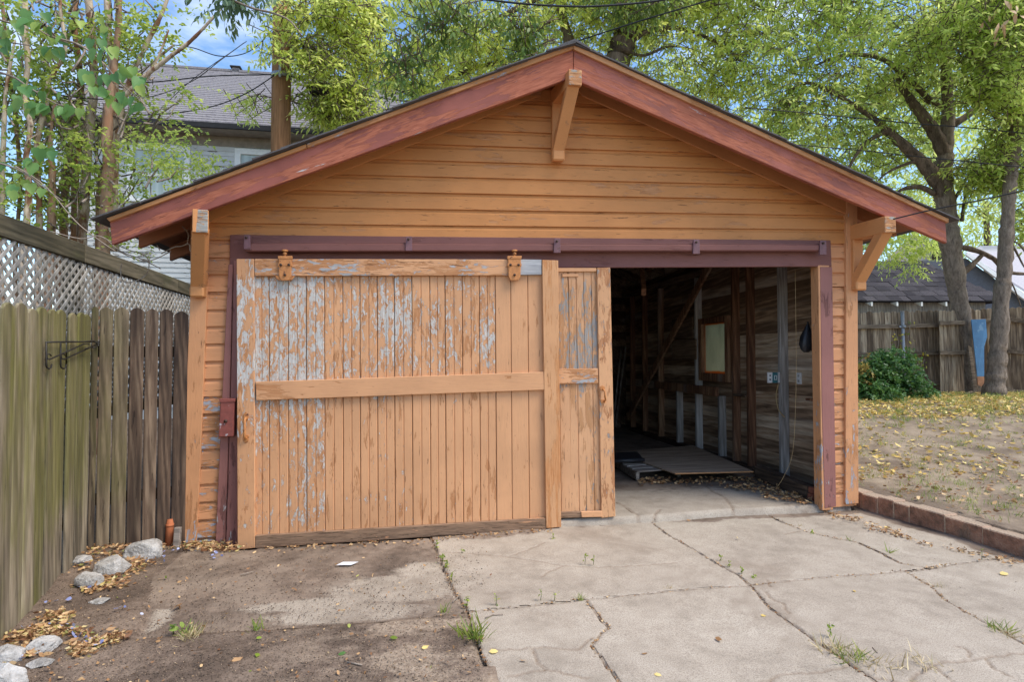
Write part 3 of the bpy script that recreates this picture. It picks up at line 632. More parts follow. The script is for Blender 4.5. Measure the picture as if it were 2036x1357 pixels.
c = k.mix(k.ma('MULTIPLY', k.st(fine, .44, .64), .7), c, lin((120, 110, 100))); c = k.mix(k.st(grit, .58, .7, 0, .5), c, lin((222, 214, 204)))
cv = k.vor(p, 6); c = k.mix(k.st(cv, .02, .012, 0, .6), c, lin((96, 84, 74)))
c = k.mix(k.ma('MULTIPLY', k.rnd(), .14), c, lin((150, 136, 124)))
c = k.mix(k.st(k.noise(k.vm('ADD', p, (2, 9, 4)), .9, 7, .68, .6), .52, .66, 0, .45), c, lin((128, 114, 100)))
sc_, sh_ = soilcolor(k)
so = k.attr('soil'); sn = k.ma('ADD', k.ma('MULTIPLY', k.noise(k.mp(p, sc=(1, 1.8, 1), rot=(0, 0, .5)), 6, 9, .74, .4), 1.5), k.ma('MULTIPLY', k.noise(p, 80, 4, .6), .35))
sm = k.st(k.ma('SUBTRACT', k.ma('MULTIPLY', so, 1.75), sn), -.20, .22)
c = k.mix(sm, c, k.mix(k.st(k.noise(p, 2.6, 5, .6), .40, .64, .08, .6), sc_, lin((152, 137, 122))))
cd_ = k.attr('crack'); wob = k.ma('MULTIPLY', k.ma('SUBTRACT', k.noise(p, 55, 4, .65), .5), .014)
cf = k.ma('ADD', cd_, wob); cmk = k.st(cf, .0062, .0028); dust = k.st(cf, .03, .004, 0, .45)
c = k.mix(dust, c, lin((126, 108, 92))); c = k.mix(cmk, c, k.mix(k.st(k.noise(p, 130, 3), .4, .62), lin((66, 55, 46)), lin((140, 116, 92))))
h = k.ma('ADD', k.ma('MULTIPLY', fine, .25), k.ma('ADD', k.ma('MULTIPLY', mid, .25), k.ma('MULTIPLY', k.ma('MULTIPLY', sm, sh_), .8)))
h = k.ma('SUBTRACT', h, k.ma('MULTIPLY', cmk, 1.2))
k.done(k.bs(c, .9, k.bump(h, .55, .008), spec=.2)); m_conc = k.m
xs = axis([(-70, -12, 4), (-12, -3, .45), (-3, .2, .02), (.2, 4.0, .08), (4.0, 5.6, .025), (5.6, 9, .07), (9, 16, .14), (16, 30, 1), (30, 90, 5)])
ys = axis([(-30, -6, 2), (-6, -3.4, .2), (-3.4, .25, .02), (.25, 3, .06), (3, 9, .12), (9, 16, .5), (16, 110, 5)])
gr = gridmesh('ground', xs, ys, gheight, None, m_soil); tag(gr, 'bare brown soil of the yard around the garage', kind='structure')
# driveway: slabs divided by joints and wide cracks, each one piece
dw = tag(empty('driveway', (1.5, -1.5, 0)), 'cracked pale concrete driveway in front of the garage', kind='structure')
gx, gy = np.arange(-1.75, 4.62, .0115), np.arange(-3.7, .16, .0115)
GX, GY = np.meshgrid(gx, gy)
joints = [pdist(GX, GY, J, .007, s) for s, J in ((1, J1), (2, J2), (3, H1[3:]), (4, J3), (5, J4), (6, K1))]
cracks = [pdist(GX, GY, c, .010, 20 + i) for i, c in enumerate(CR)]
dj = np.minimum.reduce(joints); dc = np.minimum.reduce(cracks)
wj = 1.05 + 1.5 * vnoise(GX, GY, 2.5, 3, 3)
crk = np.minimum(np.minimum(joints[0] * 1.3, dj * wj), dc * 1.5 + .001 + .004 * vnoise(GX, GY, 4, 9, 2))
seam = np.abs(GY - fy(THR, GX)); 
soil = np.zeros(GX.shape)
left = 1 - sstep(GX - fx(J1, GY), -.03, .02)
patch = np.zeros(GX.shape)
for px, py, rx, ry in ((790, 1165, .62, .34), (700, 1215, .6, .18), (292, 1232, .17, .22), (850, 1135, .32, .3), (860, 1290, .55, .22), (620, 1200, .5, .12)):
    cx, cy = PZ(px, py)[:2]; patch = np.maximum(patch, np.exp(-(((GX - cx) / rx) ** 2 + ((GY - cy) / ry) ** 2) * 1.6))
soil = left * np.clip(.90 - .84 * patch + .55 * np.exp(-np.abs(GY - fy(THR, GX)) / .3), 0, 1)
soil = np.maximum(soil, .80 * sstep(.16 - seam + .10 * (vnoise(GX, GY, 3, 17) - .5) * 2, 0, .16) * (1 - .75 * np.exp(-((GX - 1.9) / .5) ** 2)))
soil = np.maximum(soil, .85 * sstep(.22 - (wallx(GY) - GX) + .2 * (vnoise(GX, GY, 3, 27) - .5), 0, .2))
soil = np.maximum(soil, .55 * np.exp(-joints[0] / .05))
soil = np.maximum(soil, .35 * np.exp(-np.minimum(dj, dc) / .025))
soil = np.maximum(soil, left * .95 * np.exp(-np.abs(GX - slableft(GY)) / (.05 + .12 * vnoise(GX, GY, 3, 52))))
soil = np.maximum(soil, left * .9 * np.exp(-np.abs(GY - fy(H1, GX)) / (.02 + .07 * vnoise(GX, GY, 4, 53))))
soil = soil + .16 * (vnoise(GX, GY, 1.5, 41) - .5)
aboveH = GY > fy(H1, GX); rJ1 = GX > fx(J1, GY); rJ2 = GX > fx(J2, GY); rK = GX > fx(K1, GY); rJ4 = GX > fx(J4, GY); aJ3 = GY > fy(J3, GX)
reg = np.where(~rJ1, np.where(aboveH, 0, 1), np.where(~rJ2, np.where(aboveH, 2, np.where(rK, 4, 3)), np.where(aboveH, np.where(aJ3, 6, 5), np.where(rJ4, 8, 7))))
inside = in_drive(GX, GY) 
gz = -.004 + (vnoise(GX, GY, .8, 33) - .5) * .03 + (vnoise(GX, GY, 40, 5, 2) - .5) * .0015
gz -= .016 * np.exp(-(crk / .006) ** 2) + .002 * np.exp(-(crk / .02) ** 2)
gz -= .010 * (GX < fx(J1, GY)) ; gz += .012 * sstep(soil, .5, 1) * vnoise(GX, GY, 12, 77, 3)
toffs = [0, -.004, .002, -.002, 0, .004, -.001, .003, -.003]
for r_ in range(9):
    tilt = toffs[r_]
    kp = lambda cx, cy, r_=r_: ((reg[:-1, :-1] == r_) & inside[:-1, :-1])
    gridmesh('concrete_slab', gx, gy, lambda X, Y: gz + tilt, kp, m_conc, {'soil': soil, 'crack': crk}, dw)
# garage floor: raised slab with a rounded front edge
gf = tag(empty('garage_floor', (2.4, 1, .05)), 'old concrete floor slab of the garage with a rounded threshold', kind='structure')
fxs, fys = np.arange(-1.76, 4.10, .02), np.concatenate([np.arange(-.18, .25, .0125), np.arange(.25, 1.6, .02), np.arange(1.6, 6.1, .1)])
FX, FY = np.meshgrid(fxs, fys)
front = fy(THR, FX) + .012
FCR = [pl([(1290, 1052), (1298, 1030), (1312, 1015)], .05), pl([(1225, 1000), (1262, 1022), (1280, 1036)], .05), pl([(1402, 966), (1415, 978), (1440, 990), (1450, 1003), (1462, 1022), (1466, 1032)], .05)]
fcr = np.minimum.reduce([pdist(FX, FY, c, .006, 60 + i) for i, c in enumerate(FCR)]) + .001
dz = np.clip((FY - front) / .05, 0, 1); FZ = -.06 + .116 * np.sqrt(np.clip(1 - (1 - dz) ** 2, 0, 1)) + (vnoise(FX, FY, 2, 3) - .5) * .012 - .012 * np.exp(-(fcr / .008) ** 2)
fsoil = np.clip(.25 + .65 * sstep(FY, .35, 1.4) + .3 * sstep(FX, 3.0, 3.8) + .3 * (vnoise(FX, FY, 1.6, 21) - .5), 0, 1)
gridmesh('floor_slab', fxs, fys, lambda X, Y: FZ, lambda cx, cy: (FY[:-1, :-1] >= front[:-1, :-1] - .02) & ((FX[:-1, :-1] > 1.16) | (FY[:-1, :-1] > .0)), m_conc, {'soil': fsoil, 'crack': fcr}, gf)
# ------------------------------------------------------------------ block retaining wall
m_block = M('red_brown_block'); k = m_block; n = k.noise(k.pos(), 9, 6, .65); pit = k.vor(k.pos(), 75)
c = k.ramp(n, [(.35, lin((112, 88, 74))), (.52, lin((152, 114, 94))), (.68, lin((172, 136, 114)))])
c = k.mix(k.st(k.noise(k.vm('ADD', k.pos(), (3, 3, 3)), 4, 5, .6), .5, .62, 0, .6), c, lin((112, 100, 88)))
nz = k.n('NewGeometry', out='Normal'); top = k.st(k.sep(nz)[2], .5, .9)
c = k.mix(k.ma('MULTIPLY', top, .8), c, lin((168, 152, 134)))                       # sandy soil lies on the top
m_block = k.done(k.bs(c, .95, k.bump(k.ma('ADD', n, pit), .6, .01), spec=.15))
m_mortar = plain('sandy_mortar', (176, 152, 130), .95, .2, 60)
bwall = thing('block_wall', 'low row of red-brown blocks edging the driveway', 'block wall', (WL0[0], WL0[1], 0))
edges = [-.02]
for px in (1713, 1744, 1776, 1807, 1878, 1954, 2040):
    p = PZ(px, 1004 + (px - 1688) * .307); edges.append(float((p[:2] - WL0) @ wdir))
while edges[-1] < 3.0: edges.append(edges[-1] + .40)
wn = np.array([-wdir[1], wdir[0]]); wn = wn if wn[0] > 0 else -wn
for a, b in zip(edges[:-1], edges[1:]):
    h = .150 + random.uniform(-.008, .008) - .004 * a; off = random.uniform(-.006, .006)
    p0 = WL0 + wdir * (a + .004) + wn * off; p1 = WL0 + wdir * (b - .004) + wn * off
    prism('block', [(p0[0], p0[1], -.05), (p1[0], p1[1], -.05), (p1[0], p1[1], h), (p0[0], p0[1], h)], (wn[0] * .15, wn[1] * .15, 0), m_block, bwall, .008)
    q0 = WL0 + wdir * (b - .006) + wn * .006; q1 = WL0 + wdir * (b + .006) + wn * .006
    prism('mortar_joint', [(q0[0], q0[1], -.05), (q1[0], q1[1], -.05), (q1[0], q1[1], h - .006), (q0[0], q0[1], h - .006)], (wn[0] * .13, wn[1] * .13, 0), m_mortar, bwall, 0)
# ------------------------------------------------------------------ left fences
m_fgreen = rawwood('algae_fence_wood', 'z', (96, 87, 73), (146, 133, 113), (180, 167, 145), algae=((114, 114, 50), .10, .7, .70), objvar=.4)
m_fdark = rawwood('dark_fence_wood', 'z', (54, 43, 37), (104, 84, 69), (150, 128, 106), algae=((88, 90, 50), .0, .3, 1.12), objvar=.3, stain=((36, 30, 26), .58))
m_fmid = rawwood('mossy_brown_fence_wood', 'z', (66, 56, 46), (118, 102, 82), (158, 140, 114), algae=((100, 100, 50), .0, .5, .90), objvar=.3)
m_cap = rawwood('mossy_cap_wood', 'y', (66, 62, 48), (98, 90, 72), (128, 118, 98), algae=((84, 96, 48), 0, .1, 1.0))
m_lat = rawwood('weathered_lattice_wood', 'z', (130, 126, 120), (168, 164, 158), (196, 192, 186), objvar=.3)
def picket(name, b0, b1, z0, zt, mat, parent, th=.018, lean=0.0):
    """dog-eared board between two ground points"""
    b0, b1 = np.asarray(b0), np.asarray(b1); d = b1 - b0; wd = np.linalg.norm(d); d = d / wd; nn = np.array([-d[1], d[0]])
    e = min(.028, wd * .28); pr = [(0, z0), (wd, z0), (wd, zt - e), (wd - e, zt - e * .25), (wd * .5, zt + random.uniform(0, .006)), (e, zt - e * .2), (0, zt - e)]
    return prism(name, [(b0[0] + d[0] * s + nn[0] * lean * (z - z0), b0[1] + d[1] * s + nn[1] * lean * (z - z0), z) for s, z in pr], (nn[0] * th, nn[1] * th, 0), mat, parent, .005)
fA0, fA1 = np.array([-2.02, -1.95]), np.array([-2.385, -.23])      # near section, runs along the property line
fence1 = thing('picket_fence', 'green algae-stained picket fence section at the frame edge', 'fence', (fA0[0], fA0[1], 0), 'picket fence beside the garage')
L1 = np.linalg.norm(fA1 - fA0); n1 = 11
for i in range(n1):
    a, b = fA0 + (fA1 - fA0) * (i + .02) / n1, fA0 + (fA1 - fA0) * (i + random.uniform(.93, .975)) / n1
    mid_ = (a + b) / 2; rt = np.linalg.norm(mid_ - CAM[:2])
    zt = 1.735 + .035 * i / n1 + random.uniform(-.012, .012)
    sh2 = np.array([1, .2]) * random.uniform(-.013, .013); picket('picket', a + sh2, b + sh2, -.02, zt, m_fgreen, fence1)
for z in (.35, 1.45):
    d = (fA1 - fA0) / L1; nn = np.array([-d[1], d[0]]) * .045
    bar('rail', (fA0[0] + nn[0], fA0[1] + nn[1], z), (fA1[0] + nn[0], fA1[1] + nn[1], z), .035, .085, m_fdark, fence1)
gB = [178, 194, 223, 255, 285.5, 314, 343, 374]
fB0, fB1 = fA1 + np.array([.0, -.012]), np.array([-1.80, -.03])
fence2 = thing('picket_fence', 'short dark brown picket fence section joining the garage corner', 'fence', (fB1[0], fB1[1], 0), 'picket fence beside the garage')
def onB(px):
    d = ray(px, 800)[:2]; e = fB1 - fB0; A = np.array([[d[0], -e[0]], [d[1], -e[1]]]); t, s = np.linalg.solve(A, fB0 - CAM[:2]); return fB0 + e * s
for i in range(7):
    a, b = onB(gB[i] + .8), onB(gB[i + 1] - 1.6)
    zt = PY((gB[i] + gB[i + 1]) / 2, 610 + i * 1.3, (a[1] + b[1]) / 2)[2]
    picket('picket', a, b, -.01, zt + random.uniform(-.008, .008), m_fmid if i < 3 else m_fdark, fence2)
d = (fB1 - fB0) / np.linalg.norm(fB1 - fB0); nn = np.array([-d[1], d[0]]) * .045
for z in (.4, 1.5): bar('rail', (fB0[0] + nn[0], fB0[1] + nn[1], z), (fB1[0] + nn[0] - .02, fB1[1] + nn[1], z), .035, .085, m_fdark, fence2)
# lattice fence behind, capped with a heavy board
LX = -2.75
lat = thing('lattice_fence', 'pale diagonal lattice fence under a mossy cap board', 'fence', (LX, 1.5, 0))
capz = lambda y: 2.335 - .02 * (y + .6)
ys_ = [-1.6, .335, 2.22, 3.4, 5.2]
for a, b in zip(ys_[:-1], ys_[1:]):
    bar('cap_board', (LX, a, capz(a) + .0), (LX, b - .006, capz(b)), .05, .15, m_cap, lat, bev=.006)
for y in (-1.4, .35, 2.2, 3.9): box('post', (LX - .13, y - .045, -.05), (LX - .035, y + .045, 2.3), m_cap, lat)
zlo, zhi = 1.0, 2.262
def slat(y0, sgn, xo):
    ya_, yb_ = y0, y0 + sgn * (zhi - zlo)
    bar('lattice_slat', (LX + xo, ya_, zlo), (LX + xo, yb_, zhi), .007, .024, m_lat, lat, upv=(0, -sgn, 1), bev=0)
y = -2.8
while y < 4.4:
    slat(y, 1, .006); slat(y + 1.27, -1, -.004); y += .088
bar('lattice_rail', (LX, -1.6, .98), (LX, 5.2, .95), .04, .09, m_cap, lat)
# ------------------------------------------------------------------ foliage tools
LANCE = (np.array([[0, 0, 0], [.34, .15, .035], [.34, -.15, .035], [.7, .12, -.02], [.7, -.12, -.02], [1, 0, -.13]]), np.array([[0, 2, 1, 0], [1, 2, 4, 3], [3, 4, 5, 3]]))
OVAL = (np.array([[0, 0, 0], [.3, .27, .05], [.3, -.27, .05], [.72, .24, .0], [.72, -.24, .0], [1, 0, -.06]]), LANCE[1])
HEART = (np.array([[0, 0, 0], [-.09, .2, .06], [.1, .41, .13], [.45, .43, .10], [.8, .22, -.02], [1.08, 0, -.22], [.8, -.22, -.02], [.45, -.43, .12], [.1, -.41, .15], [-.09, -.2, .06], [.5, 0, -.08]]),
         np.array([[0, 10, 2, 1], [10, 4, 3, 2], [10, 5, 4, 10], [10, 6, 5, 10], [10, 8, 7, 6], [0, 9, 8, 10]]))
CURL = (np.array([[0, 0, .1], [.3, .22, .22], [.3, -.2, .0], [.68, .2, .12], [.68, -.18, -.02], [1, 0, .2]]), LANCE[1])
PETAL = (np.array([[0, 0, 0], [.4, .35, .12], [.4, -.35, .1], [.8, .33, .3], [.8, -.33, .22], [1, 0, .2]]), LANCE[1])
BLADE = (np.array([[0, .03, 0], [0, -.03, 0], [.4, .026, .02], [.4, -.026, .02], [.8, .014, -.05], [.8, -.014, -.05], [1, 0, -.14], [1, 0, -.14]]), np.array([[0, 1, 3, 2], [2, 3, 5, 4], [4, 5, 7, 6]]))
def nrmz(a): return a / (np.linalg.norm(a, axis=-1, keepdims=True) + 1e-9)
def leaves(name, P, D, N, S, tpl, mat, parent=None, tint=None, rg=RNG, wide=1.0, origin=None):
    """one mesh of many leaves; P base, D direction, N rough normal, S size"""
    tv, tf = tpl; n = len(P); D = nrmz(D); B = nrmz(np.cross(N, D)); U = np.cross(D, B)
    S = np.asarray(S).reshape(-1, 1, 1)
    V = P[:, None, :] + S * (tv[None, :, 0:1] * D[:, None, :] + wide * tv[None, :, 1:2] * B[:, None, :] + tv[None, :, 2:3] * U[:, None, :])
    F = (np.arange(n) * len(tv))[:, None, None] + tf[None]
    F = F.reshape(-1, 4); q = F[F[:, 0] != F[:, 3]]; t3 = F[F[:, 0] == F[:, 3]][:, :3]
    if tint is None: tint = rg.random(n)
    V = V.reshape(-1, 3); org = V.mean(0) if origin is None else np.asarray(origin); V = V - org
    me = bpy.data.meshes.new(name); nq, n3 = len(q), len(t3)
    me.vertices.add(len(V)); me.vertices.foreach_set('co', V.astype(np.float32).reshape(-1))
    me.loops.add(nq * 4 + n3 * 3); me.loops.foreach_set('vertex_index', np.concatenate([q.reshape(-1), t3.reshape(-1)]).astype(np.int32))
    me.polygons.add(nq + n3); me.polygons.foreach_set('loop_start', np.concatenate([np.arange(nq) * 4, nq * 4 + np.arange(n3) * 3]).astype(np.int32))
    at = me.attributes.new('tint', 'FLOAT', 'POINT'); at.data.foreach_set('value', np.repeat(tint, len(tv)).astype(np.float32))
    me.materials.append(mat); me.update(); me.validate()
    o = bpy.data.objects.new(name, me); COL.objects.link(o); o.location = org
    if parent: put(o, parent)
    return o
def crown(parent, blobs, ncl, per, size, mat, seed, tpl=LANCE, gap=.46, gscale=.9, twl=.34, droop=.45, twig=None, wide=1.0, shell=.35, name='crown'):
    rg = np.random.default_rng(seed); W = np.array([b[1][0] * b[1][1] * b[1][2] for b in blobs]) ** .8; W /= W.sum(); C, dens = [], []
    off = Vector((seed * 3.1, seed * 1.7, 0))
    while len(C) < ncl:
        b = blobs[rg.choice(len(blobs), p=W)]; v = rg.normal(size=3); v /= np.linalg.norm(v); r = shell + (1 - shell) * rg.random() ** .5
        p = np.array(b[0]) + v * np.array(b[1]) * r
        q = mnoise.noise(Vector(p) * gscale + off) * .5 + .5 + .35 * (mnoise.noise(Vector(p) * gscale * 2.7 + off) * .5)
        if q < gap - rg.random() * .12: continue
        C.append(p); dens.append(q)
    C = np.array(C); n = len(C)
    t = nrmz(rg.normal(size=(n, 3)) * np.array([1, 1, .35]) + np.array([0, 0, -.35]))
    s = np.tile((np.arange(per) + .5) / per, (n, 1)) + rg.uniform(-.05, .05, (n, per)); L_ = twl * rg.uniform(.7, 1.3, (n, 1))
    P = C[:, None] + t[:, None] * (s * L_)[..., None]; P[..., 2] -= (s * s * L_ * .25)
    sd_ = nrmz(np.cross(t, np.array([0, 0, 1.0]) + rg.normal(size=(n, 3)) * .4))
    sgn = np.where(np.arange(per) % 2 == 0, 1, -1)[None, :, None]
    D = t[:, None] * .55 + sd_[:, None] * sgn * .8 + rg.normal(size=(n, per, 3)) * .32 + np.array([0, 0, -droop])
    N = np.array([0, 0, 1.0]) + rg.normal(size=(n, per, 3)) * .55
    S = size * rg.uniform(.65, 1.25, (n, per))
    base = rg.random((n, 1)) * .55; tint = np.clip(base + rg.random((n, per)) * .5, 0, 1)
    o = leaves(name, P.reshape(-1, 3), D.reshape(-1, 3), N.reshape(-1, 3), S.reshape(-1), tpl, mat, parent, tint.reshape(-1), wide=wide)
    if twig is not None:
        sel = rg.random(n) < .55; a = C[sel] - t[sel] * twl * .8; b_ = C[sel] + t[sel] * twl * .9; b_[:, 2] -= .06
        V, F = tubes([((a[i], (a[i] + b_[i]) / 2 + rg.normal(size=3) * .03, b_[i]), (.010, .007, .003)) for i in range(len(a))], 3)
        mk('twigs', V, F, twig, parent, True)['kind'] = 'stuff'
    return o
m_lf_y = leafmat('yellow_green_leaves', (98, 130, 38), (196, 216, 76), (248, 247, 148), .64)  # highlight and shade tones are put into the ramp ends, leaf by leaf
m_lf_g = leafmat('bright_green_leaves', (78, 120, 38), (172, 206, 74), (242, 248, 150), .64)  # pale ramp end painted as sky sheen, dark end as shade between leaves
m_lf_far = leafmat('far_green_leaves', (110, 142, 60), (172, 198, 92), (220, 230, 140), .66)
m_lf_crape = leafmat('small_dark_leaves', (76, 108, 42), (132, 160, 64), (196, 208, 108), .58)
m_lf_bush = leafmat('bush_leaves', (40, 74, 40), (64, 106, 52), (104, 138, 68), .3)
m_lf_bud = leafmat('heart_leaves', (70, 116, 66), (104, 150, 82), (156, 176, 84), .4)
m_bark = bark('grey_brown_bark', (80, 70, 61), (148, 134, 119), 16, .9, .3)
m_barkd = bark('dark_ridged_bark', (58, 49, 42), (126, 111, 96), 11, 1.0, .25)
m_crape = bark('smooth_tan_bark', (164, 144, 122), (214, 198, 174), 6, .3, .25, c2=(128, 94, 70))
m_crape_red = bark('smooth_red_brown_bark', (118, 92, 74), (172, 142, 116), 6, .3, .25, c2=(148, 110, 84))
m_twig = bark('grey_twig_bark', (108, 96, 86), (164, 150, 136), 20, .3)
def limb(name, pts, wpx, d, mat, parent, sides=10, wob=.12, seed=0, n=6):
    """trunk or limb through picture points at depth d (or one depth each); wpx widths as in the photograph"""
    D_ = d if hasattr(d, '__len__') else [d] * len(pts)
    P = [PD(x, y, q) for (x, y), q in zip(pts, D_)]; R = [w_ * q / FPX / 2 for w_, q in zip(wpx, D_)]
    pp, rr = smoothpath(P, R, n, wob, seed); return tube(name, pp, rr, mat, parent, sides)
def B(px, py, d, rx, ry, rz=None):
    """crown blob: radii in metres across and up"""
    return (PD(px, py, d), (rx, rz or rx * .6, ry))
def groundz(x, y): return float(gheight(np.array([[x]]), np.array([[y]]))[0, 0])
def ground_to(px, py, d):
    p = PD(px, py, d); return np.array([p[0], p[1], groundz(p[0], p[1]) - .1])
def brd(root, fork, px_list, d, mat, seed):
    for i, (pts, wp) in enumerate(px_list): limb('branch', pts, wp, d, mat, root, 7, .1, seed + i)
# ---- big tree behind the garage
dA = 13.0
tA = thing('shade_tree', 'big leafy tree with ridged dark trunk rising behind the garage ridge', 'tree', ground_to(1190, 500, dA))
base = ground_to(1195, 500, dA)
pp, rr = smoothpath([base, PD(1200, 330, dA), PD(1222, 150, dA), PD(1245, 60, dA), PD(1270, -10, dA), PD(1300, -120, dA + .5)], [.36, .32, .29, .26, .22, .15], 7, .06, 3)
tube('trunk', pp, rr, m_barkd, tA, 14)
limb('branch', [(1205, 290), (1165, 180), (1130, 80), (1112, 0), (1090, -90)], [26, 24, 22, 20, 14], dA, m_barkd, tA, 10, .1, 4)
brd(tA, None, [([(1258, 80), (1290, 62), (1350, 56), (1400, 72), (1450, 100), (1500, 150)], [12, 10, 8, 7, 6, 3]), ([(1240, 100), (1280, 110), (1330, 92), (1380, 98)], [7, 6, 5, 2]),
    ([(1118, 30), (1060, 60), (1040, 100), (1000, 120), (940, 130)], [9, 7, 6, 5, 3]), ([(1100, -20), (980, 40), (915, 65), (870, 110), (800, 140)], [12, 9, 8, 6, 3]), ([(1270, -10), (1350, -40), (1450, -20), (1540, 30)], [14, 11, 8, 4]),
    ([(850, 190), (815, 172), (770, 145), (740, 120)], [12, 15, 13, 6]), ([(1000, 120), (900, 150), (830, 175)], [8, 8, 9])], dA, m_barkd, 30)
crown(tA, [B(1000, -40, 12.5, 2.6, 1.7), B(850, 60, 12.3, 2.0, 1.5), B(760, 120, 12.2, 1.3, 1.1), B(720, 200, 11.8, 1.0, .6), B(1180, -10, 13.2, 2.0, 1.5), B(1350, 60, 13, 1.9, 1.6), B(1300, -60, 13, 2.6, 1.5), B(930, 130, 13.5, 1.6, .9), B(1480, 150, 13, 1.5, 1.2), B(1360, 180, 13.5, 1.3, .8)], 4000, 8, .136, m_lf_y, 11, gap=.50, twig=m_barkd)
# near drooping leaf sprays above the ridge, out on the same tree's long branch
crown(tA, [B(800, 120, 8.6, .42, .5), B(1000, 60, 8.6, .6, .5), B(1050, 70, 8.8, .35, .32), B(880, 40, 8.6, .5, .4), B(690, 80, 8.8, .3, .4), B(1250, -10, 9, .8, .3)], 300, 8, .125, leafmat('deep_green_leaves', (48, 80, 34), (92, 122, 48), (150, 166, 78), .4), 12, gap=.42, droop=1.0, twig=m_barkd, name='drooping_sprays')
# ---- yellow-green tree by the pole
dB = 12.0
tB = thing('young_tree', 'airy yellow-green tree around the utility pole above the roof slope', 'tree', ground_to(640, 500, 12.6))
limb('trunk', [(650, 560), (655, 380), (650, 240), (640, 120), (628, 20), (610, -80)], [16, 15, 13, 11, 8, 5], 12.6, m_barkd, tB, 8, .1, 6)
brd(tB, None, [([(648, 200), (600, 120), (560, 45), (500, 20)], [7, 5, 4, 2]), ([(640, 120), (700, 60), (760, 60), (820, 85)], [6, 5, 4, 2]), ([(650, 240), (580, 200), (500, 190)], [6, 4, 2]), ([(650, 260), (720, 230), (780, 215)], [5, 4, 2])], 12.2, m_barkd, 50)
crown(tB, [B(635, 60, 10.8, .72, .75), B(540, 85, 9.9, .26, .36), B(660, 130, 10.4, .7, .7), B(575, 30, 10.0, .36, .3), B(690, 215, 10.6, .7, .34), B(620, 215, 10.8, .5, .3), B(505, 210, 10.6, .42, .28), B(700, 30, 10.4, .7, .6), B(760, 130, 10.8, .5, .5)], 1250, 8, .115, m_lf_y, 13, gap=.46, gscale=1.3, twig=m_barkd)
# dangling spray at the top, grey-green and nearer
tS = thing('hanging_branch', 'dangling grey-green leaf spray at the top edge above the far roof', 'branch', PD(450, -40, 7.5))
limb('twig', [(430, -60), (450, -10), (500, 15), (540, 25), (575, 40), (600, 70)], [6, 5, 4, 4, 3, 2], 7.5, m_twig, tS, 6)
crown(tS, [B(455, 5, 7.5, .22, .2), B(470, -30, 7.5, .3, .25), B(540, -5, 7.5, .16, .12)], 42, 9, .12, leafmat('grey_green_leaves', (62, 88, 66), (98, 124, 92), (134, 154, 106), .3), 14, gap=.2, droop=1.3, name='leaves')
# ---- right-hand trees
dC = 12.7
tC = thing('yard_tree', 'forked grey tree leaning by the gap in the back fence', 'tree', ground_to(1937, 780, dC))
limb('trunk', [(1942, 800), (1937, 770), (1925, 700), (1912, 630), (1900, 560), (1892, 500), (1884, 440), (1880, 400), (1877, 340), (1880, 300), (1885, 230), (1882, 160), (1876, 60), (1870, -60)], [46, 38, 32, 30, 33, 36, 36, 34, 30, 27, 22, 19, 14, 10], dC, m_bark, tC, 14, .06, 8)
brd(tC, None, [([(1884, 410), (1862, 360), (1835, 325), (1800, 292), (1760, 255), (1735, 232)], [30, 27, 24, 20, 16, 8]), ([(1882, 320), (1862, 270), (1838, 235), (1815, 205), (1780, 150)], [28, 25, 22, 18, 8]), ([(1858, 385), (1830, 372), (1800, 375), (1780, 385)], [12, 10, 8, 3]), ([(1850, 320), (1815, 322), (1770, 340), (1745, 360)], [8, 7, 5, 2]), ([(1760, 262), (1720, 285), (1695, 320), (1670, 370)], [10, 8, 6, 3]), ([(1890, 250), (1920, 232), (1945, 210)], [14, 14, 8]), ([(1880, 215), (1855, 205), (1838, 200)], [9, 7, 4]), ([(1885, 425), (1910, 375), (1940, 325), (1955, 310)], [8, 6, 5, 3]), ([(1912, 440), (1920, 390), (1935, 330)], [7, 6, 4]),
    ([(1895, 490), (1935, 497), (1975, 515), (2000, 540), (2036, 545)], [11, 11, 9, 8, 6]), ([(1912, 545), (1935, 525), (1958, 502)], [12, 11, 6]), ([(1745, 240), (1650, 180), (1600, 165), (1560, 190)], [10, 8, 6, 3]), ([(1850, 200), (1760, 120), (1680, 110), (1620, 130)], [11, 9, 7, 3])], dC, m_barkd, 70)
crown(tC, [B(1560, 60, 12.6, 2.0, 1.6), B(1720, 60, 12.6, 2.0, 1.7), B(1880, 80, 13.2, 2.0, 1.6), B(1660, 210, 12.4, 1.5, 1.1), B(1780, 230, 13.4, 1.5, 1.2), B(1600, 250, 13.2, 1.2, .6), B(1700, 330, 13.6, 1.0, .5), B(1500, -40, 12.8, 2.2, 1.4), B(1800, -60, 12.6, 2.4, 1.4), B(1790, 350, 13.8, .9, .6)], 4000, 8, .128, m_lf_g, 15, gap=.50, twig=m_barkd)
dD = 11.6
tD = thing('yard_tree', 'straighter grey trunk in front of the back fence beside the blue board', 'tree', ground_to(1978, 790, dD))
limb('trunk', [(1978, 812), (1976, 785), (1980, 740), (1986, 680), (1990, 600), (1997, 540), (2000, 490), (2003, 440), (2008, 370), (2014, 310), (2022, 240), (2030, 150), (2040, 40), (2050, -80)], [50, 40, 33, 31, 28, 26, 25, 23, 23, 23, 21, 19, 15, 11], dD, m_bark, tD, 14, .05, 9)
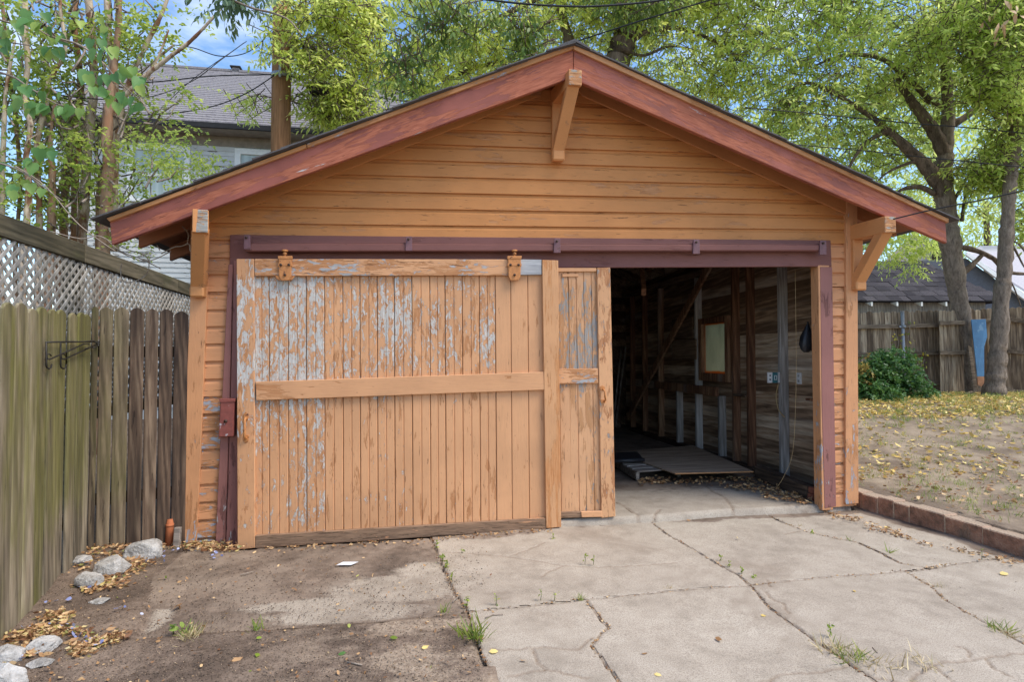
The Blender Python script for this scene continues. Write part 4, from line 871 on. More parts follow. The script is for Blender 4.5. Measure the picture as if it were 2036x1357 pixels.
brd(tD, None, [([(2016, 300), (2030, 240), (2060, 200)], [18, 14, 8]), ([(2022, 250), (1990, 200), (1955, 160), (1930, 130), (1900, 120)], [16, 14, 12, 9, 4]), ([(1950, 165), (1955, 130), (1945, 110)], [6, 5, 2]), ([(2030, 160), (2010, 120), (1985, 100)], [12, 9, 5]), ([(2010, 330), (1985, 320), (1965, 318)], [8, 6, 3]), ([(2002, 470), (2020, 500), (2036, 530), (2050, 545)], [5, 4, 3, 2]), ([(2002, 480), (2025, 485), (2050, 520)], [4, 4, 2]), ([(1998, 545), (2015, 570), (2030, 610)], [3, 3, 2])], dD, m_barkd, 100)
crown(tD, [B(1960, 60, 11.2, 1.5, 1.4), B(2040, 100, 11, 1.4, 1.4), B(2020, 300, 11.8, .9, .9), B(1960, 330, 12.2, .8, .6), B(2060, 440, 11.8, .5, .5), B(1990, 420, 12.6, .5, .35)], 2700, 8, .125, m_lf_g, 16, gap=.50, twig=m_barkd)
dead = crown(tD, [B(2005, 20, 10.2, .22, .3)], 7, 3, .2, leafmat('dead_tan_leaves', (150, 112, 80), (190, 150, 112), (214, 182, 146), .3), 17, gap=.1, droop=1.6, name='dead_leaves')
# low spray below the right eave
tE = thing('low_sapling', 'low feathery sapling in front of the shed roof under the eave', 'tree', ground_to(1790, 780, 14))
limb('trunk', [(1660, 800), (1662, 680), (1680, 560), (1730, 500), (1770, 450)], [7, 6, 5, 4, 2], 14, m_barkd, tE, 6)
crown(tE, [B(1770, 490, 14, .9, .5), B(1830, 470, 14, .8, .5), B(1800, 400, 14.4, .8, .6), B(1740, 440, 14.2, .6, .6), B(1815, 535, 13.8, .35, .12)], 620, 9, .10, m_lf_g, 18, gap=.48, gscale=1.4)
# ---- far trees filling the gaps
far = [(940, 250, 26, 4.5, 4.0, 'distant tree low behind the left roof slope'), (1180, 220, 30, 5.5, 5, 'distant tree behind the ridge bracket'), (1450, 230, 27, 5.0, 4.6, 'distant tree behind the right roof slope'), (1700, 330, 30, 5, 4.4, 'distant tree above the shed roof'), (1960, 400, 34, 4.2, 3.6, 'pale distant tree beyond the pale-roofed house'), (1860, 180, 27, 4.6, 5, 'distant tree behind the forked grey tree'), (2080, 250, 28, 4, 5, 'distant tree at the right frame edge'), (700, 330, 24, 3.2, 2.0, 'distant tree low behind the young tree')]
for i, (px, py, d, rx, ry, lb) in enumerate(far):
    b = ground_to(px, 700, d); t = thing('distant_tree', lb, 'tree', b, 'distant trees')
    tube('trunk', [b, (b + PD(px, py, d)) / 2 + np.array([.2, 0, 0]), PD(px, py, d)], [.3, .24, .12], m_barkd, t, 8)
    crown(t, [B(px, py, d, rx, ry), B(px - 60, py + 40, d, rx * .7, ry * .6), B(px + 70, py + 30, d, rx * .7, ry * .6)], 650, 6, .30, m_lf_far, 200 + i, gap=.43, gscale=.5, twl=.7)
# ------------------------------------------------------------------ crape myrtles behind the lattice
specs = [('crape_myrtle', 'crape myrtle clump with thick red-brown forked stem beside the roof tip', 8.4, (205, 720), [
    ([(202, 560), (208, 480), (212, 400), (216, 330), (214, 260), (222, 170), (235, 60), (240, -60)], [24, 23, 22, 22, 20, 15, 12, 9], 1),
    ([(216, 300), (232, 250), (248, 190), (280, 110), (320, 30), (350, -50)], [15, 14, 12, 10, 8, 5], 0), ([(193, 560), (196, 470), (197, 370), (206, 330)], [11, 11, 10, 8], 1),
    ([(248, 190), (290, 150), (330, 118), (380, 80), (430, 28), (460, -10)], [10, 9, 8, 7, 5, 3], 0), ([(228, 500), (226, 400), (228, 300), (230, 200), (218, 90), (210, -40)], [17, 16, 16, 15, 12, 9], 0), ([(292, 160), (310, 120), (345, 90)], [6, 6, 4], 0), ([(300, 145), (320, 100), (335, 60)], [5, 4, 3], 0)]),
    ('crape_myrtle', 'crape myrtle clump with pale tan straight stem in the middle', 8.8, (150, 720), [
    ([(158, 560), (163, 480), (168, 400), (172, 330), (178, 260), (186, 180), (184, 90), (176, 0), (172, -60)], [18, 18, 17, 17, 17, 15, 14, 13, 12], 0),
    ([(118, 560), (126, 470), (128, 390), (138, 320), (148, 250), (160, 170), (150, 60), (152, -50)], [15, 15, 15, 14, 12, 12, 10, 8], 1), ([(140, 560), (148, 450), (150, 350), (155, 300), (170, 250)], [14, 14, 13, 11, 6], 1),
    ([(90, 560), (102, 430), (120, 370), (140, 300), (150, 250)], [8, 7, 6, 6, 4], 0), ([(178, 280), (158, 275), (130, 290), (118, 300)], [6, 5, 4, 3], 0)]),
    ('crape_myrtle', 'crape myrtle clump of thin pale crooked stems nearest the frame edge', 8.0, (60, 720), [
    ([(45, 560), (52, 450), (58, 370), (52, 320), (60, 250), (48, 190), (55, 130), (50, 60), (48, -50)], [13, 13, 11, 10, 10, 10, 9, 11, 10], 0), ([(75, 560), (78, 450), (76, 350), (74, 280), (90, 210), (98, 160), (130, 100), (120, 20), (118, -50)], [12, 11, 10, 10, 10, 9, 7, 6, 5], 0),
    ([(30, 540), (40, 380), (32, 240), (20, 150), (10, 60), (0, -40)], [8, 7, 8, 7, 6, 5], 1), ([(0, 540), (4, 420), (6, 300), (12, 180), (30, 80)], [10, 9, 9, 7, 4], 0), ([(98, 560), (103, 420), (104, 340), (100, 280), (110, 200)], [14, 14, 12, 8, 5], 1), ([(60, 250), (40, 190), (20, 140), (0, 80)], [5, 5, 4, 3], 1)])]
for i, (nm, lb, d, (bx_, by_), st_) in enumerate(specs):
    t = thing(nm, lb, 'tree', ground_to(bx_, by_, d), 'crape myrtles behind the lattice fence')
    for j, (pts, wp, red) in enumerate(st_):
        g0 = ground_to(pts[0][0] * .4 + bx_ * .6, 700, d) if pts[0][1] >= 540 else None
        D_ = d + (j % 3 - 1) * .25
        P = [PD(x, y, D_) for x, y in pts]; R = [w_ * D_ / FPX / 2 for w_ in wp]
        if g0 is not None: P = [g0] + P; R = [R[0] * 1.1] + R
        pp, rr = smoothpath(P, R, 6, .12, 300 + i * 20 + j); tube('stem', pp, rr, m_crape_red if red else m_crape, t, 8)
    V = []; rr_ = random.Random(40 + i)
    for j in range(95):                                     # thin crooked twigs between the stems
        x, y = bx_ + rr_.uniform(-95, 110), rr_.uniform(-20, 470); q = [PD(x, y, d + rr_.uniform(-.6, .6))]
        dx, dy = rr_.uniform(-40, 45), rr_.uniform(-60, 10)
        for s in (1, 2, 3): q.append(PD(x + dx * s / 2 + rr_.uniform(-8, 8), y + dy * s / 2 + rr_.uniform(-8, 8), d + rr_.uniform(-.3, .3)))
        V.append((q, (.016, .013, .009, .005)))
    vv, ff = tubes(V, 4); mk('twigs', vv, ff, m_twig, t, True)['kind'] = 'stuff'
    bl = {0: [B(285, 50, d, .6, .55), B(235, 20, d, .7, .55), B(250, 330, d - .3, .8, .5), B(330, 300, d + 2.2, 1.0, .5), B(410, 30, d, .22, .2), B(330, 200, d, .45, .4), B(280, 450, d - .2, .5, .35), B(390, 330, d + 1.5, .7, .3)], 1: [B(150, 60, d, .9, .8), B(140, 220, d, .9, .7), B(150, 380, d, .9, .6)], 2: [B(40, 80, d, .9, .9), B(50, 260, d, .9, .8), B(60, 400, d, .8, .5), B(20, 160, d, .5, .7)]}[i]
    crown(t, bl, (520, 430, 600)[i], 9, .066, m_lf_crape, 60 + i, tpl=OVAL, gap=.46, gscale=1.6, twl=.26, droop=.1, wide=.95)
# ---- heart-leaved branch hanging in close at the top left
hb = thing('heart_leaf_branch', 'overhanging branch with big heart-shaped green leaves at the top left', 'branch', PD(-40, 40, 3.9))
dh = 3.9
stems = [[(-60, 20), (20, 45), (60, 50), (100, 72), (135, 85)], [(-60, 60), (0, 80), (60, 90)], [(100, 72), (160, 90), (205, 125), (235, 160), (262, 185), (290, 210)], [(205, 125), (215, 150), (235, 175)], [(-60, 130), (20, 150), (60, 175), (110, 205), (150, 215)], [(-60, 320), (0, 325), (50, 345), (90, 375), (125, 400)]]
tp = []
for s in stems:
    P = [PD(x, y, dh + .02 * math.sin(x * .1)) for x, y in s]; pp, rr = smoothpath(P, np.linspace(.0075, .003, len(P)), 5, .2, 3); tp.append((pp, rr))
for pp, rr in tp: tube('twig', pp, rr, m_twig, hb, 6)
hl = [(random.uniform(0, 290), random.uniform(15, 230), random.uniform(14, 24)) for _ in range(8)] + [(30, 45, 26), (58, 48, 27), (10, 60, 24), (82, 52, 24), (60, 30, 22), (88, 30, 22), (150, 30, 22), (155, 45, 20), (120, 75, 24), (105, 75, 18), (92, 108, 26), (112, 105, 26), (185, 85, 22), (205, 85, 20), (190, 105, 26), (215, 105, 25), (222, 98, 22), (180, 150, 30), (205, 155, 28), (230, 150, 22), (240, 140, 26), (262, 140, 22), (275, 165, 24), (280, 178, 22), (222, 195, 24), (240, 190, 22), (258, 205, 26), (275, 218, 26), (40, 160, 26), (50, 180, 28), (70, 180, 20), (85, 190, 20), (38, 205, 24), (30, 215, 22), (60, 215, 26), (125, 215, 24), (140, 218, 24), (160, 225, 20), (0, 35, 22), (5, 85, 22), (12, 98, 20), (5, 70, 20), (215, 60, 18), (210, 70, 18), (200, 40, 14), (75, 305, 24), (95, 300, 26), (110, 310, 22), (60, 320, 22), (65, 330, 24), (10, 330, 18), (35, 375, 24), (60, 370, 24), (20, 385, 20), (85, 380, 18), (40, 350, 16), (120, 190, 14), (238, 212, 22), (95, 215, 24)]
P, D, S = [], [], []
for x, y, s in hl:
    for r_ in range(2 if s > 22 else 1):
        P.append(PD(x + random.uniform(-4, 4) * (1 + 2 * r_), y - s * .25 + random.uniform(-3, 3) * (1 + 2 * r_), dh + random.uniform(-.08, .08))); S.append(s * (1, .8)[r_] * dh / FPX * 1.05)
        D.append(np.array([random.uniform(-.5, .5), random.uniform(-.45, .1), random.uniform(-1.1, -.35)]))
P, D = np.array(P), np.array(D); NN = np.array([0, -.85, .6]) + RNG.normal(size=P.shape) * .35
leaves('heart_leaves', P, D, NN, S, HEART, m_lf_bud, hb)
# ------------------------------------------------------------------ house behind on the left
m_hroof = plain('grey_roof_shingles', (136, 132, 134), .95, .22, 26, bump=.3, c2=(114, 110, 116), th=.55)
m_hwall = painted('white_clapboard_paint', 'x', (204, 206, 204), peel=.60, primth=.9, crack=.63, wood=((96, 90, 84), (150, 146, 140)), var=.06)
m_hwhite = plain('white_trim_paint', (232, 234, 232), .6, .05, 12)
m_dark = plain('dark_gap', (40, 40, 42), .8, .2, 10); m_fascia = plain('brown_grey_soffit', (140, 130, 118), .8, .15, 8)
k = M('curtained_glass'); m_hglass = k.done(k.bs(k.ramp(k.noise(k.mp(k.pos(), sc=(3, 1, .2)), 3, 3), [(.3, lin((150, 164, 158))), (.7, lin((192, 204, 198)))]), .12, spec=.6))
yh = PD(400, 260, 13.5)[1]
hs = thing('neighbour_house', 'two-storey white clapboard house with grey shingle roof beyond the trees', 'house', (PY(400, 700, yh)[0], yh, 0))
hx0, hx1 = PY(120, 300, yh)[0], PY(760, 300, yh)[0]; ez = PY(400, 268, yh)[2]; k_ = 0; z = .3
w1 = [PY(255, 286, yh), PY(378, 402, yh)]; w2 = [PY(468, 296, yh), PY(560, 402, yh)]
holes = [(w1[0][0], w1[1][0], w1[1][2], w1[0][2]), (w2[0][0], w2[1][0], w2[1][2], w2[0][2])]
while z < ez - .25:
    z1 = z + .115; segs = [(hx0, hx1)]
    for a, b, lo, hi in holes:
        if z1 > lo and z < hi:
            ns = []
            for s0, s1 in segs:
                if a > s0 and b < s1: ns += [(s0, a), (b, s1)]
                else: ns.append((s0, s1))
            segs = ns
    for s0, s1 in segs:
        prism('clapboard', [(s0, yh - .022, z), (s0, yh, z), (s0, yh, z1), (s0, yh - .004, z1 + .01)], (s1 - s0, 0, 0), m_hwall, hs, 0)
    z = z1
box('wall_core', (hx0 + .02, yh + .003, .0), (hx1 - .02, yh + 6, ez - .02), m_hwall, hs, 0)
box('corner_trim', (hx0 - .05, yh - .03, 0), (hx0 + .1, yh + .02, ez - .2), m_hwhite, hs); box('frieze', (hx0, yh - .035, ez - .25), (hx1, yh - .0, ez - .02), m_fascia, hs)
box('soffit', (hx0 - .4, yh - .5, ez - .02), (hx1 + .3, yh, ez + .01), m_fascia, hs); box('gutter', (hx0 - .4, yh - .56, ez - .02), (hx1 + .3, yh - .505, ez + .10), m_dark, hs)
for a, b in ((w1[0], w1[1]), (w2[0], w2[1])):
    wn_ = empty('window', (a[0], yh, b[2]), hs); x0, x1, z0, z1 = a[0], b[0], b[2], a[2]; t_ = .13
    box('frame', (x0, yh - .05, z0), (x0 + t_, yh + .03, z1), m_hwhite, wn_); box('frame', (x1 - t_, yh - .05, z0), (x1, yh + .03, z1), m_hwhite, wn_)
    box('frame', (x0 + t_, yh - .052, z1 - t_), (x1 - t_, yh + .03, z1), m_hwhite, wn_); box('sill', (x0 - .04, yh - .09, z0 - .05), (x1 + .04, yh + .03, z0 + .02), m_hwhite, wn_)
    zm = (z0 + z1) / 2 - .05
    box('sash_rail', (x0 + t_, yh - .03, zm - .035), (x1 - t_, yh + .02, zm + .035), m_hwhite, wn_)
    box('pane', (x0 + t_, yh - .012, zm + .035), (x1 - t_, yh - .004, z1 - t_), m_hglass, wn_, 0); box('pane', (x0 + t_, yh - .006, z0 + .02), (x1 - t_, yh - .001, zm - .035), m_hglass, wn_, 0)
hr = empty('roof', (PY(400, 200, yh)[0], yh, ez), hs)
yr = yh + 4.2; zr = PY(400, 142, yr)[2]; nc = 30
for i in range(nc):                                          # shingle courses
    t0, t1 = i / nc, (i + 1.08) / nc; ya0, ya1 = yh - .5 + (yr - yh + .5) * t0, yh - .5 + (yr - yh + .5) * t1; za0, za1 = ez + .06 + (zr - ez) * t0, ez + .06 + (zr - ez) * t1
    x = hx0 - .42
    prism('shingle_course', [(x, ya0, za0 - .0), (x, ya0, za0 + .035), (x, ya1, za1 + .006), (x, ya1, za1 - .03)], (hx1 - hx0 + .8, 0, 0), m_hroof, hr, 0)
box('ridge_cap', (hx0 - .42, yr - .1, zr + .03), (hx1 + .38, yr + .12, zr + .10), m_hroof, hr)
prism('rear_slope', [(hx0 - .4, yr, zr), (hx0 - .4, yr + 4.5, ez), (hx0 - .4, yr + 4.5, ez + .05), (hx0 - .4, yr, zr + .05)], (hx1 - hx0 + .7, 0, 0), m_hroof, hr, 0)
vp = PY(470, 142, yr); box('roof_vent', (vp[0] - .1, yr - .1, zr), (vp[0] + .1, yr + .1, zr + .16), m_hroof, hr); box('vent_cap', (vp[0] - .15, yr - .15, zr + .16), (vp[0] + .15, yr + .15, zr + .20), m_dark, hr)
# ------------------------------------------------------------------ utility pole, lamp and cables
dp = 10.5
m_pole = bark('creosote_pole_wood', (100, 70, 48), (164, 122, 86), 11, .7, .08)
pb = ground_to(558, 500, dp); pt = PD(559, -120, dp)
pole = thing('utility_pole', 'tall brown wooden utility pole behind the garage roof', 'pole', pb)
pb2 = np.array([PD(558, 300, dp)[0], PD(558, 300, dp)[1], pb[2]]); tube('shaft', [pb2, np.array([pb2[0], pb2[1], 4]), np.array([pb2[0], pb2[1], 6.5]), np.array([pb2[0], pb2[1], 9.5])], [.185, .172, .168, .155], m_pole, pole, 18)
m_steel = plain('galvanised_steel', (150, 152, 154), .45, .12, 30, metal=.5); m_blk = plain('black_rubber', (34, 34, 36), .6, .15, 20)
pc = np.array([pb2[0], pb2[1], 0])
zc_ = PD(558, 150, dp)[2]; tube('clamp_band', [pc + [0, 0, zc_ - .05], pc + [0, 0, zc_ + .03]], .182, m_steel, pole, 18)
bz = PD(557, 140, dp - .18); box('bracket_plate', bz - np.array([.02, .02, .12]), bz + np.array([.02, .02, .14]), m_steel, pole)
sl = thing('street_lamp', 'grey street lamp head on a short arm beside the pole', 'lamp', PD(650, 118, dp + .4))
tube('arm', [pc + [.12, .1, PD(560, 95, dp)[2]], PD(600, 105, dp + .3), PD(640, 114, dp + .4)], .025, m_steel, sl, 8)
a, b = PD(632, 116, dp + .4), PD(690, 130, dp + .4)
bar('housing', a, b, .22, .10, m_steel, sl, bev=.02, taper=.7); bar('lens', a * .7 + b * .3 - np.array([0, 0, .06]), b * .9 + a * .1 - np.array([0, 0, .05]), .16, .05, plain('cloudy_lens', (190, 192, 190), .3, .05), sl, bev=.01)
cs = thing('splice_case', 'black cable splice case hanging on the wires beside the pole', 'splice case', PD(640, 180, dp))
pp, rr = smoothpath([PD(613, 180, dp), PD(618, 178, dp), PD(640, 179, dp), PD(658, 181, dp), PD(664, 182, dp)], [.04, .11, .13, .12, .05], 4); tube('body', pp, rr, m_blk, cs, 12)
tube('strap', [PD(640, 164, dp), PD(640, 194, dp)], .012, m_steel, cs, 6)
def wire(lb, pts, d, rad, seed=0):
    D_ = d if hasattr(d, '__len__') else [d] * len(pts); P = [PD(x, y, q) for (x, y), q in zip(pts, D_)]
    pp, rr = smoothpath(P, [rad] * len(P), 8); o = tube('overhead_cable', pp, rr, m_blk, None, 6); tag(o, lb, 'cable', 'overhead cables'); return o
wire('thick black cable meeting the pole clamp from the house side', [(-40, 155), (120, 168), (300, 163), (420, 151), (545, 148)], [8.6, 9.2, 9.8, 10.2, 10.3], 0.0105)
wire('pale cable dipping in front of the crape myrtle stems', [(-40, 150), (60, 178), (180, 196), (290, 194), (380, 162), (440, 118), (485, 85)], [7.6, 8, 8.4, 9, 9.6, 10, 11], 0.0083)
wire('lowest cable sagging across the grey roof toward the pole', [(-40, 160), (100, 188), (230, 222), (320, 227), (420, 212), (490, 185), (545, 150)], [7.7, 8.2, 9, 9.5, 9.9, 10.2, 10.3], 0.0097)
wire('loose cable curving across the patch of blue sky', [(340, 88), (385, 95), (430, 110), (470, 110), (505, 96), (540, 60)], [11, 11, 11, 11, 10.8, 10.5], 0.0090)
wire('straight cable rising through the blue sky patch', [(300, 235), (380, 160), (470, 96), (490, 82)], [11.5, 11.4, 11.2, 11], 0.0067)
wire('cable running right from the pole through the yellow-green leaves', [(570, 150), (610, 160), (700, 185), (800, 200), (900, 215)], [10.4, 10.5, 10.8, 11.5, 12.5], 0.0120)
wire('twisted cable crossing the very top of the leaves', [(900, -10), (1030, 6), (1130, 12), (1200, 11), (1300, 2), (1400, -16)], [7, 7, 7, 7, 7, 7], 0.0120)
wire('cable rising from behind the garage ridge', [(1090, 100), (1152, 80), (1270, 42), (1400, 3), (1500, -30)], [7.5, 7.3, 7.0, 6.7, 6.5], 0.0090)
wire('upper dark cable crossing the forked tree', [(1480, 214), (1600, 224), (1700, 234), (1800, 244), (1950, 256), (2080, 270)], [11.5, 11.4, 11.3, 11.2, 11, 11], 0.0105)
wire('lower dark cable crossing the yard trees behind the roof slope', [(1560, 286), (1700, 298), (1850, 314), (1960, 325), (2080, 336)], [11.5, 11.4, 11.2, 11, 11], 0.0097)
wire('service cable tied to the right roof bracket', [(1776, 436), (1850, 418), (1940, 400), (2036, 379), (2120, 360)], [5.08, 4.9, 4.7, 4.5, 4.4], 0.0056)
# ------------------------------------------------------------------ back yard fence, shed, far house
m_bf = rawwood('back_fence_wood', 'z', (96, 80, 64), (150, 130, 106), (196, 176, 148), algae=((116, 112, 58), .5, 2.2, 1.12), objvar=.45)
m_bfr = rawwood('back_fence_rail_wood', 'x', (78, 66, 54), (122, 106, 88), (158, 140, 118))
df = 12.9
def gp(px, d=df): p = PD(px, 710, d); return np.array([p[0], p[1]])
def fsec(label, px0, px1, ztop0, ztop1, zb, d0, d1, rails, wpx=12.2, ps=None):
    f = thing('back_fence', label, 'fence', (*gp((px0 + px1) / 2, d0), zb), 'board fence sections along the back of the yard')
    n = max(1, round((px1 - px0) / wpx))
    for i in range(n):
        a, b = px0 + (px1 - px0) * i / n, px0 + (px1 - px0) * (i + .97) / n; t = (i + .5) / n; d = d0 + (d1 - d0) * t
        zt = PD((a + b) / 2, ztop0 + (ztop1 - ztop0) * t, d)[2] + random.uniform(-.02, .02)
        picket('board', gp(a, d0 + (d1 - d0) * i / n), gp(b, d0 + (d1 - d0) * (i + 1) / n), zb - .12, zt, m_bf, f)
    for ry0, ry1 in rails:
        bar('rail', PD(px0 - 1, ry0, d0 - .05), PD(px1 + 1, ry1, d1 - .05), .05, .09, m_bfr, f)
    return f
zb_ = PD(1900, 782, df)[2]
fsec('dark back fence section behind the bush and steel post', 1640, 1870, 621, 618, zb_, df, df, [(652, 647), (708, 702), (762, 762)])
fsec('loose mossy fence panel standing forward like a gate', 1869, 1917, 618, 618, zb_, df - .25, df - .3, [(643, 642), (702, 702)], 8.4)
fsec('recessed dark fence boards behind the blue board', 1918, 1975, 616, 614, zb_, df + .6, df + .5, [(640, 638)])
fsec('back fence section right of the straight trunk', 1985, 2110, 613, 606, zb_, df - .1, df - .5, [(634, 646), (697, 708), (775, 790)])
psp = gp(1798, df - .12); po = thing('steel_post', 'round galvanised steel post standing at the back fence', 'post', (psp[0], psp[1], zb_))
tube('shaft', [(psp[0], psp[1], zb_ - .2), (psp[0] - .03, psp[1], PD(1798, 622, df)[2])], .036, m_steel, po, 12)
tube('cap', [(psp[0] - .03, psp[1], PD(1798, 622, df)[2]), (psp[0] - .03, psp[1], PD(1798, 620, df)[2])], .041, m_steel, po, 12)
for py in (650, 707):
    c = PD(1797, py, df - .12); tube('band', [c - [0, 0, .03], c + [0, 0, .03]], .044, m_steel, po, 12); bar('bracket_arm', PD(1788, py, df - .1), PD(1800, py, df - .1), .02, .05, m_steel, po)
m_blue = plain('faded_blue_paint', (60, 106, 142), .6, .12, 6, c2=(96, 132, 160), th=.6); m_orange = plain('bare_plywood_edge', (146, 104, 74), .8, .25, 10)
db = 12.15
bb = thing('blue_board', 'tall faded blue board leaning behind the straight trunk', 'board', PD(1950, 772, db))
prism('panel', [PD(1931, 636, db + .25), PD(1960, 635, db + .25), PD(1963, 670, db + .2), PD(1957, 690, db + .15), PD(1957, 749, db + .02), PD(1943, 749, db + .02)], (.02, .03, .0), m_blue, bb, .003)
prism('bare_end', [PD(1943, 750, db + .02), PD(1957, 750, db + .02), PD(1958, 772, db), PD(1944, 766, db)], (.02, .03, 0), m_orange, bb, .003)
lp = prism('leaning_plank', [PD(1917, 622, df - .1), PD(1923, 622, df - .1), PD(1944, 780, df - .7), PD(1936, 780, df - .7)], (0.0, .04, 0), m_bfr, None, .003); tag(lp, 'thin grey plank leaning on the forked tree', 'plank')
st = tube('fallen_stick', [PZ(1904, 788, .64), PD(1930, 781, 12.1), PZ(1957, 774, .70)], [.03, .03, .02], m_barkd); tag(st, 'dark stick lying at the foot of the blue board', 'stick')
# shed behind the back fence
m_shsh = M('charcoal_shingles'); k = m_shsh; c = k.mix(k.rnd(), lin((48, 46, 50)), lin((84, 80, 84))); n = k.noise(k.pos(), 60, 4); m_shsh = k.done(k.bs(k.mix(k.st(n, .4, .7), c, lin((40, 38, 42))), .95, k.bump(n, .4, .01), spec=.15))
m_shw = rawwood('grey_shed_boards', 'z', (104, 100, 94), (138, 132, 124), (164, 158, 148), objvar=.25)
ds = 17.0
def SP_(px, py, d): return PD(px, py, d)
shed = thing('shed', 'grey board shed with charcoal shingle roof behind the back fence', 'shed', (*gp(1840, ds), .6))
ez_ = PD(1800, 600, ds - .3)[2]; rz_ = PD(1800, 521, ds + 2.0)[2]
xA, xB = gp(1600, ds), gp(1962, ds); e_ = (xB - xA) / np.linalg.norm(xB - xA); nn_ = np.array([-e_[1], e_[0]]); Ls = np.linalg.norm(xB - xA)
def SW(s, t, z): q = xA + e_ * s + nn_ * t; return np.array([q[0], q[1], z])
nb = 16
for i in range(nb): prism('board', [SW(Ls * i / nb, 0, .4), SW(Ls * (i + .985) / nb, 0, .4), SW(Ls * (i + .985) / nb, 0, ez_), SW(Ls * i / nb, 0, ez_)], (nn_[0] * .03, nn_[1] * .03, 0), m_shw, shed, 0)
box('inner_wall', SW(.05, .05, .4).tolist(), (SW(Ls - .05, 3.6, ez_)).tolist(), m_shw, shed, 0)
srf = empty('roof', SW(Ls / 2, 1, ez_), shed); ncs = 9
for i in range(ncs):
    t0, t1 = i / ncs, (i + 1.12) / ncs; s = -.2 + random.uniform(0, .3)
    lim = Ls + .45 - .95 * t0 
    while s < lim:
        wd = random.uniform(.24, .42); s1 = min(s + wd, lim)
        z0, z1 = ez_ + (rz_ - ez_) * t0, ez_ + (rz_ - ez_) * t1; d0_, d1_ = -.3 + 2.3 * t0, -.3 + 2.3 * t1; th = random.choice((.012, .022, .03))
        prism('shingle', [SW(s, d0_, z0 + .02), SW(s1 - .006, d0_, z0 + .02), SW(s1 - .006, d1_, z1 + .008), SW(s, d1_, z1 + .008)], (0, 0, th), m_shsh, srf, 0); s = s1
prism('roof_deck', [SW(-.2, -.28, ez_), SW(Ls + .42, -.28, ez_), SW(Ls - .5, 2.0, rz_), SW(-.2, 2.0, rz_)], (0, 0, .012), m_dark, srf, 0)
prism('hip_slope', [SW(Ls + .42, -.28, ez_), SW(Ls + .42, 4.2, ez_), SW(Ls - .5, 2.0, rz_)], (0, 0, .02), m_shsh, srf, 0); prism('rear_slope', [SW(-.2, 2.0, rz_), SW(Ls - .5, 2.0, rz_), SW(Ls + .42, 4.2, ez_), SW(-.2, 4.2, ez_)], (0, 0, .02), m_shsh, srf, 0)
for px in (1722, 1772, 1820, 1868):
    s = float((gp(px, ds) - xA) @ e_); z1 = ez_ - .005
    prism('rafter_tail', [SW(s, -.28, z1), SW(s, -.28, z1 - .12), SW(s, 0, z1 - .02), SW(s, 0, z1)], (e_[0] * .05, e_[1] * .05, 0), m_hwhite, shed, .002)
# pale-roofed house behind the shed
dg = 24.0
fh_ = thing('far_house', 'pale grey-roofed house with white gable trim behind the shed', 'house', (*gp(2000, dg), .6))
m_pale = plain('pale_roof_shingles', (176, 174, 182), .95, .1, 30); m_pink = plain('pinkish_siding', (196, 180, 172), .8, .06, 14); m_fw2 = plain('blue_grey_siding', (88, 92, 100), .8, .12, 12)  # the gable siding is one even dark blue-grey
prism('roof', [PD(1921, 508, dg), PD(1950, 494, dg + 4), PD(2130, 490, dg + 4), PD(2130, 640, dg)], (0, 0, .12), m_pale, fh_, 0)
prism('barge_board', [PD(1921, 507, dg - .05), PD(1927, 503, dg - .05), PD(2062, 602, dg - .05), PD(2062, 615, dg - .05)], (.05, .12, 0), m_hwhite, fh_, 0)
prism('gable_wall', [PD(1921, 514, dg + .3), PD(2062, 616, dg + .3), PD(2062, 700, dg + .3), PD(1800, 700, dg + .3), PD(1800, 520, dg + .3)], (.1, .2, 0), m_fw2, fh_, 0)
prism('barge_board', [PD(1820, 455, dg + 3), PD(1826, 452, dg + 3), PD(1884, 503, dg + 3), PD(1884, 513, dg + 3)], (.05, .12, 0), m_hwhite, fh_, 0)
prism('wing_wall', [PD(1820, 462, dg + 3.2), PD(1886, 514, dg + 3.2), PD(1890, 640, dg + 3.2), PD(1760, 640, dg + 3.2), PD(1760, 520, dg + 3.2)], (.1, .2, 0), m_pink, fh_, 0)
tube('vent_pipe', [PD(2016, 512, dg + 2), PD(2015, 492, dg + 2)], .08, m_hwhite, fh_, 8)
# ------------------------------------------------------------------ bush and vines by the back fence
bu = thing('bush', 'dense dark green bush at the back fence beside the garage corner', 'bush', ground_to(1770, 790, 11.2))
crown(bu, [(PD(1760, 742, 11.2), (.60, .5, .42)), (PD(1725, 760, 11), (.5, .5, .35)), (PD(1805, 770, 11), (.45, .4, .25)), (PD(1775, 715, 11.3), (.36, .3, .25)), (PD(1740, 780, 10.7), (.5, .4, .2))], 1500, 9, .062, m_lf_bush, 21, tpl=OVAL, gap=.36, gscale=2.5, twl=.16, droop=.1, name='foliage')
limb('stem', [(1770, 800), (1768, 760), (1765, 720)], [5, 4, 2], 11.2, m_barkd, bu, 6)
crown(bu, [(PD(1716, 745, 10.9), (.14, .2, .3))], 60, 8, .06, leafmat('yellowing_leaves', (96, 100, 44), (150, 132, 60), (190, 156, 84), .3), 22, tpl=OVAL, gap=.2, twl=.14, name='yellowing_foliage')
vi = thing('vine', 'thin vine with yellow leaves climbing beside the steel post', 'vine', ground_to(1800, 780, df - .15))
for s_, pts in enumerate(([(1790, 770), (1782, 720), (1786, 680), (1778, 660)], [(1806, 770), (1812, 720), (1806, 670), (1812, 640)], [(1800, 740), (1830, 730), (1838, 715)])): limb('stem', pts, [1.5] * len(pts), df - .16, m_twig, vi, 4)
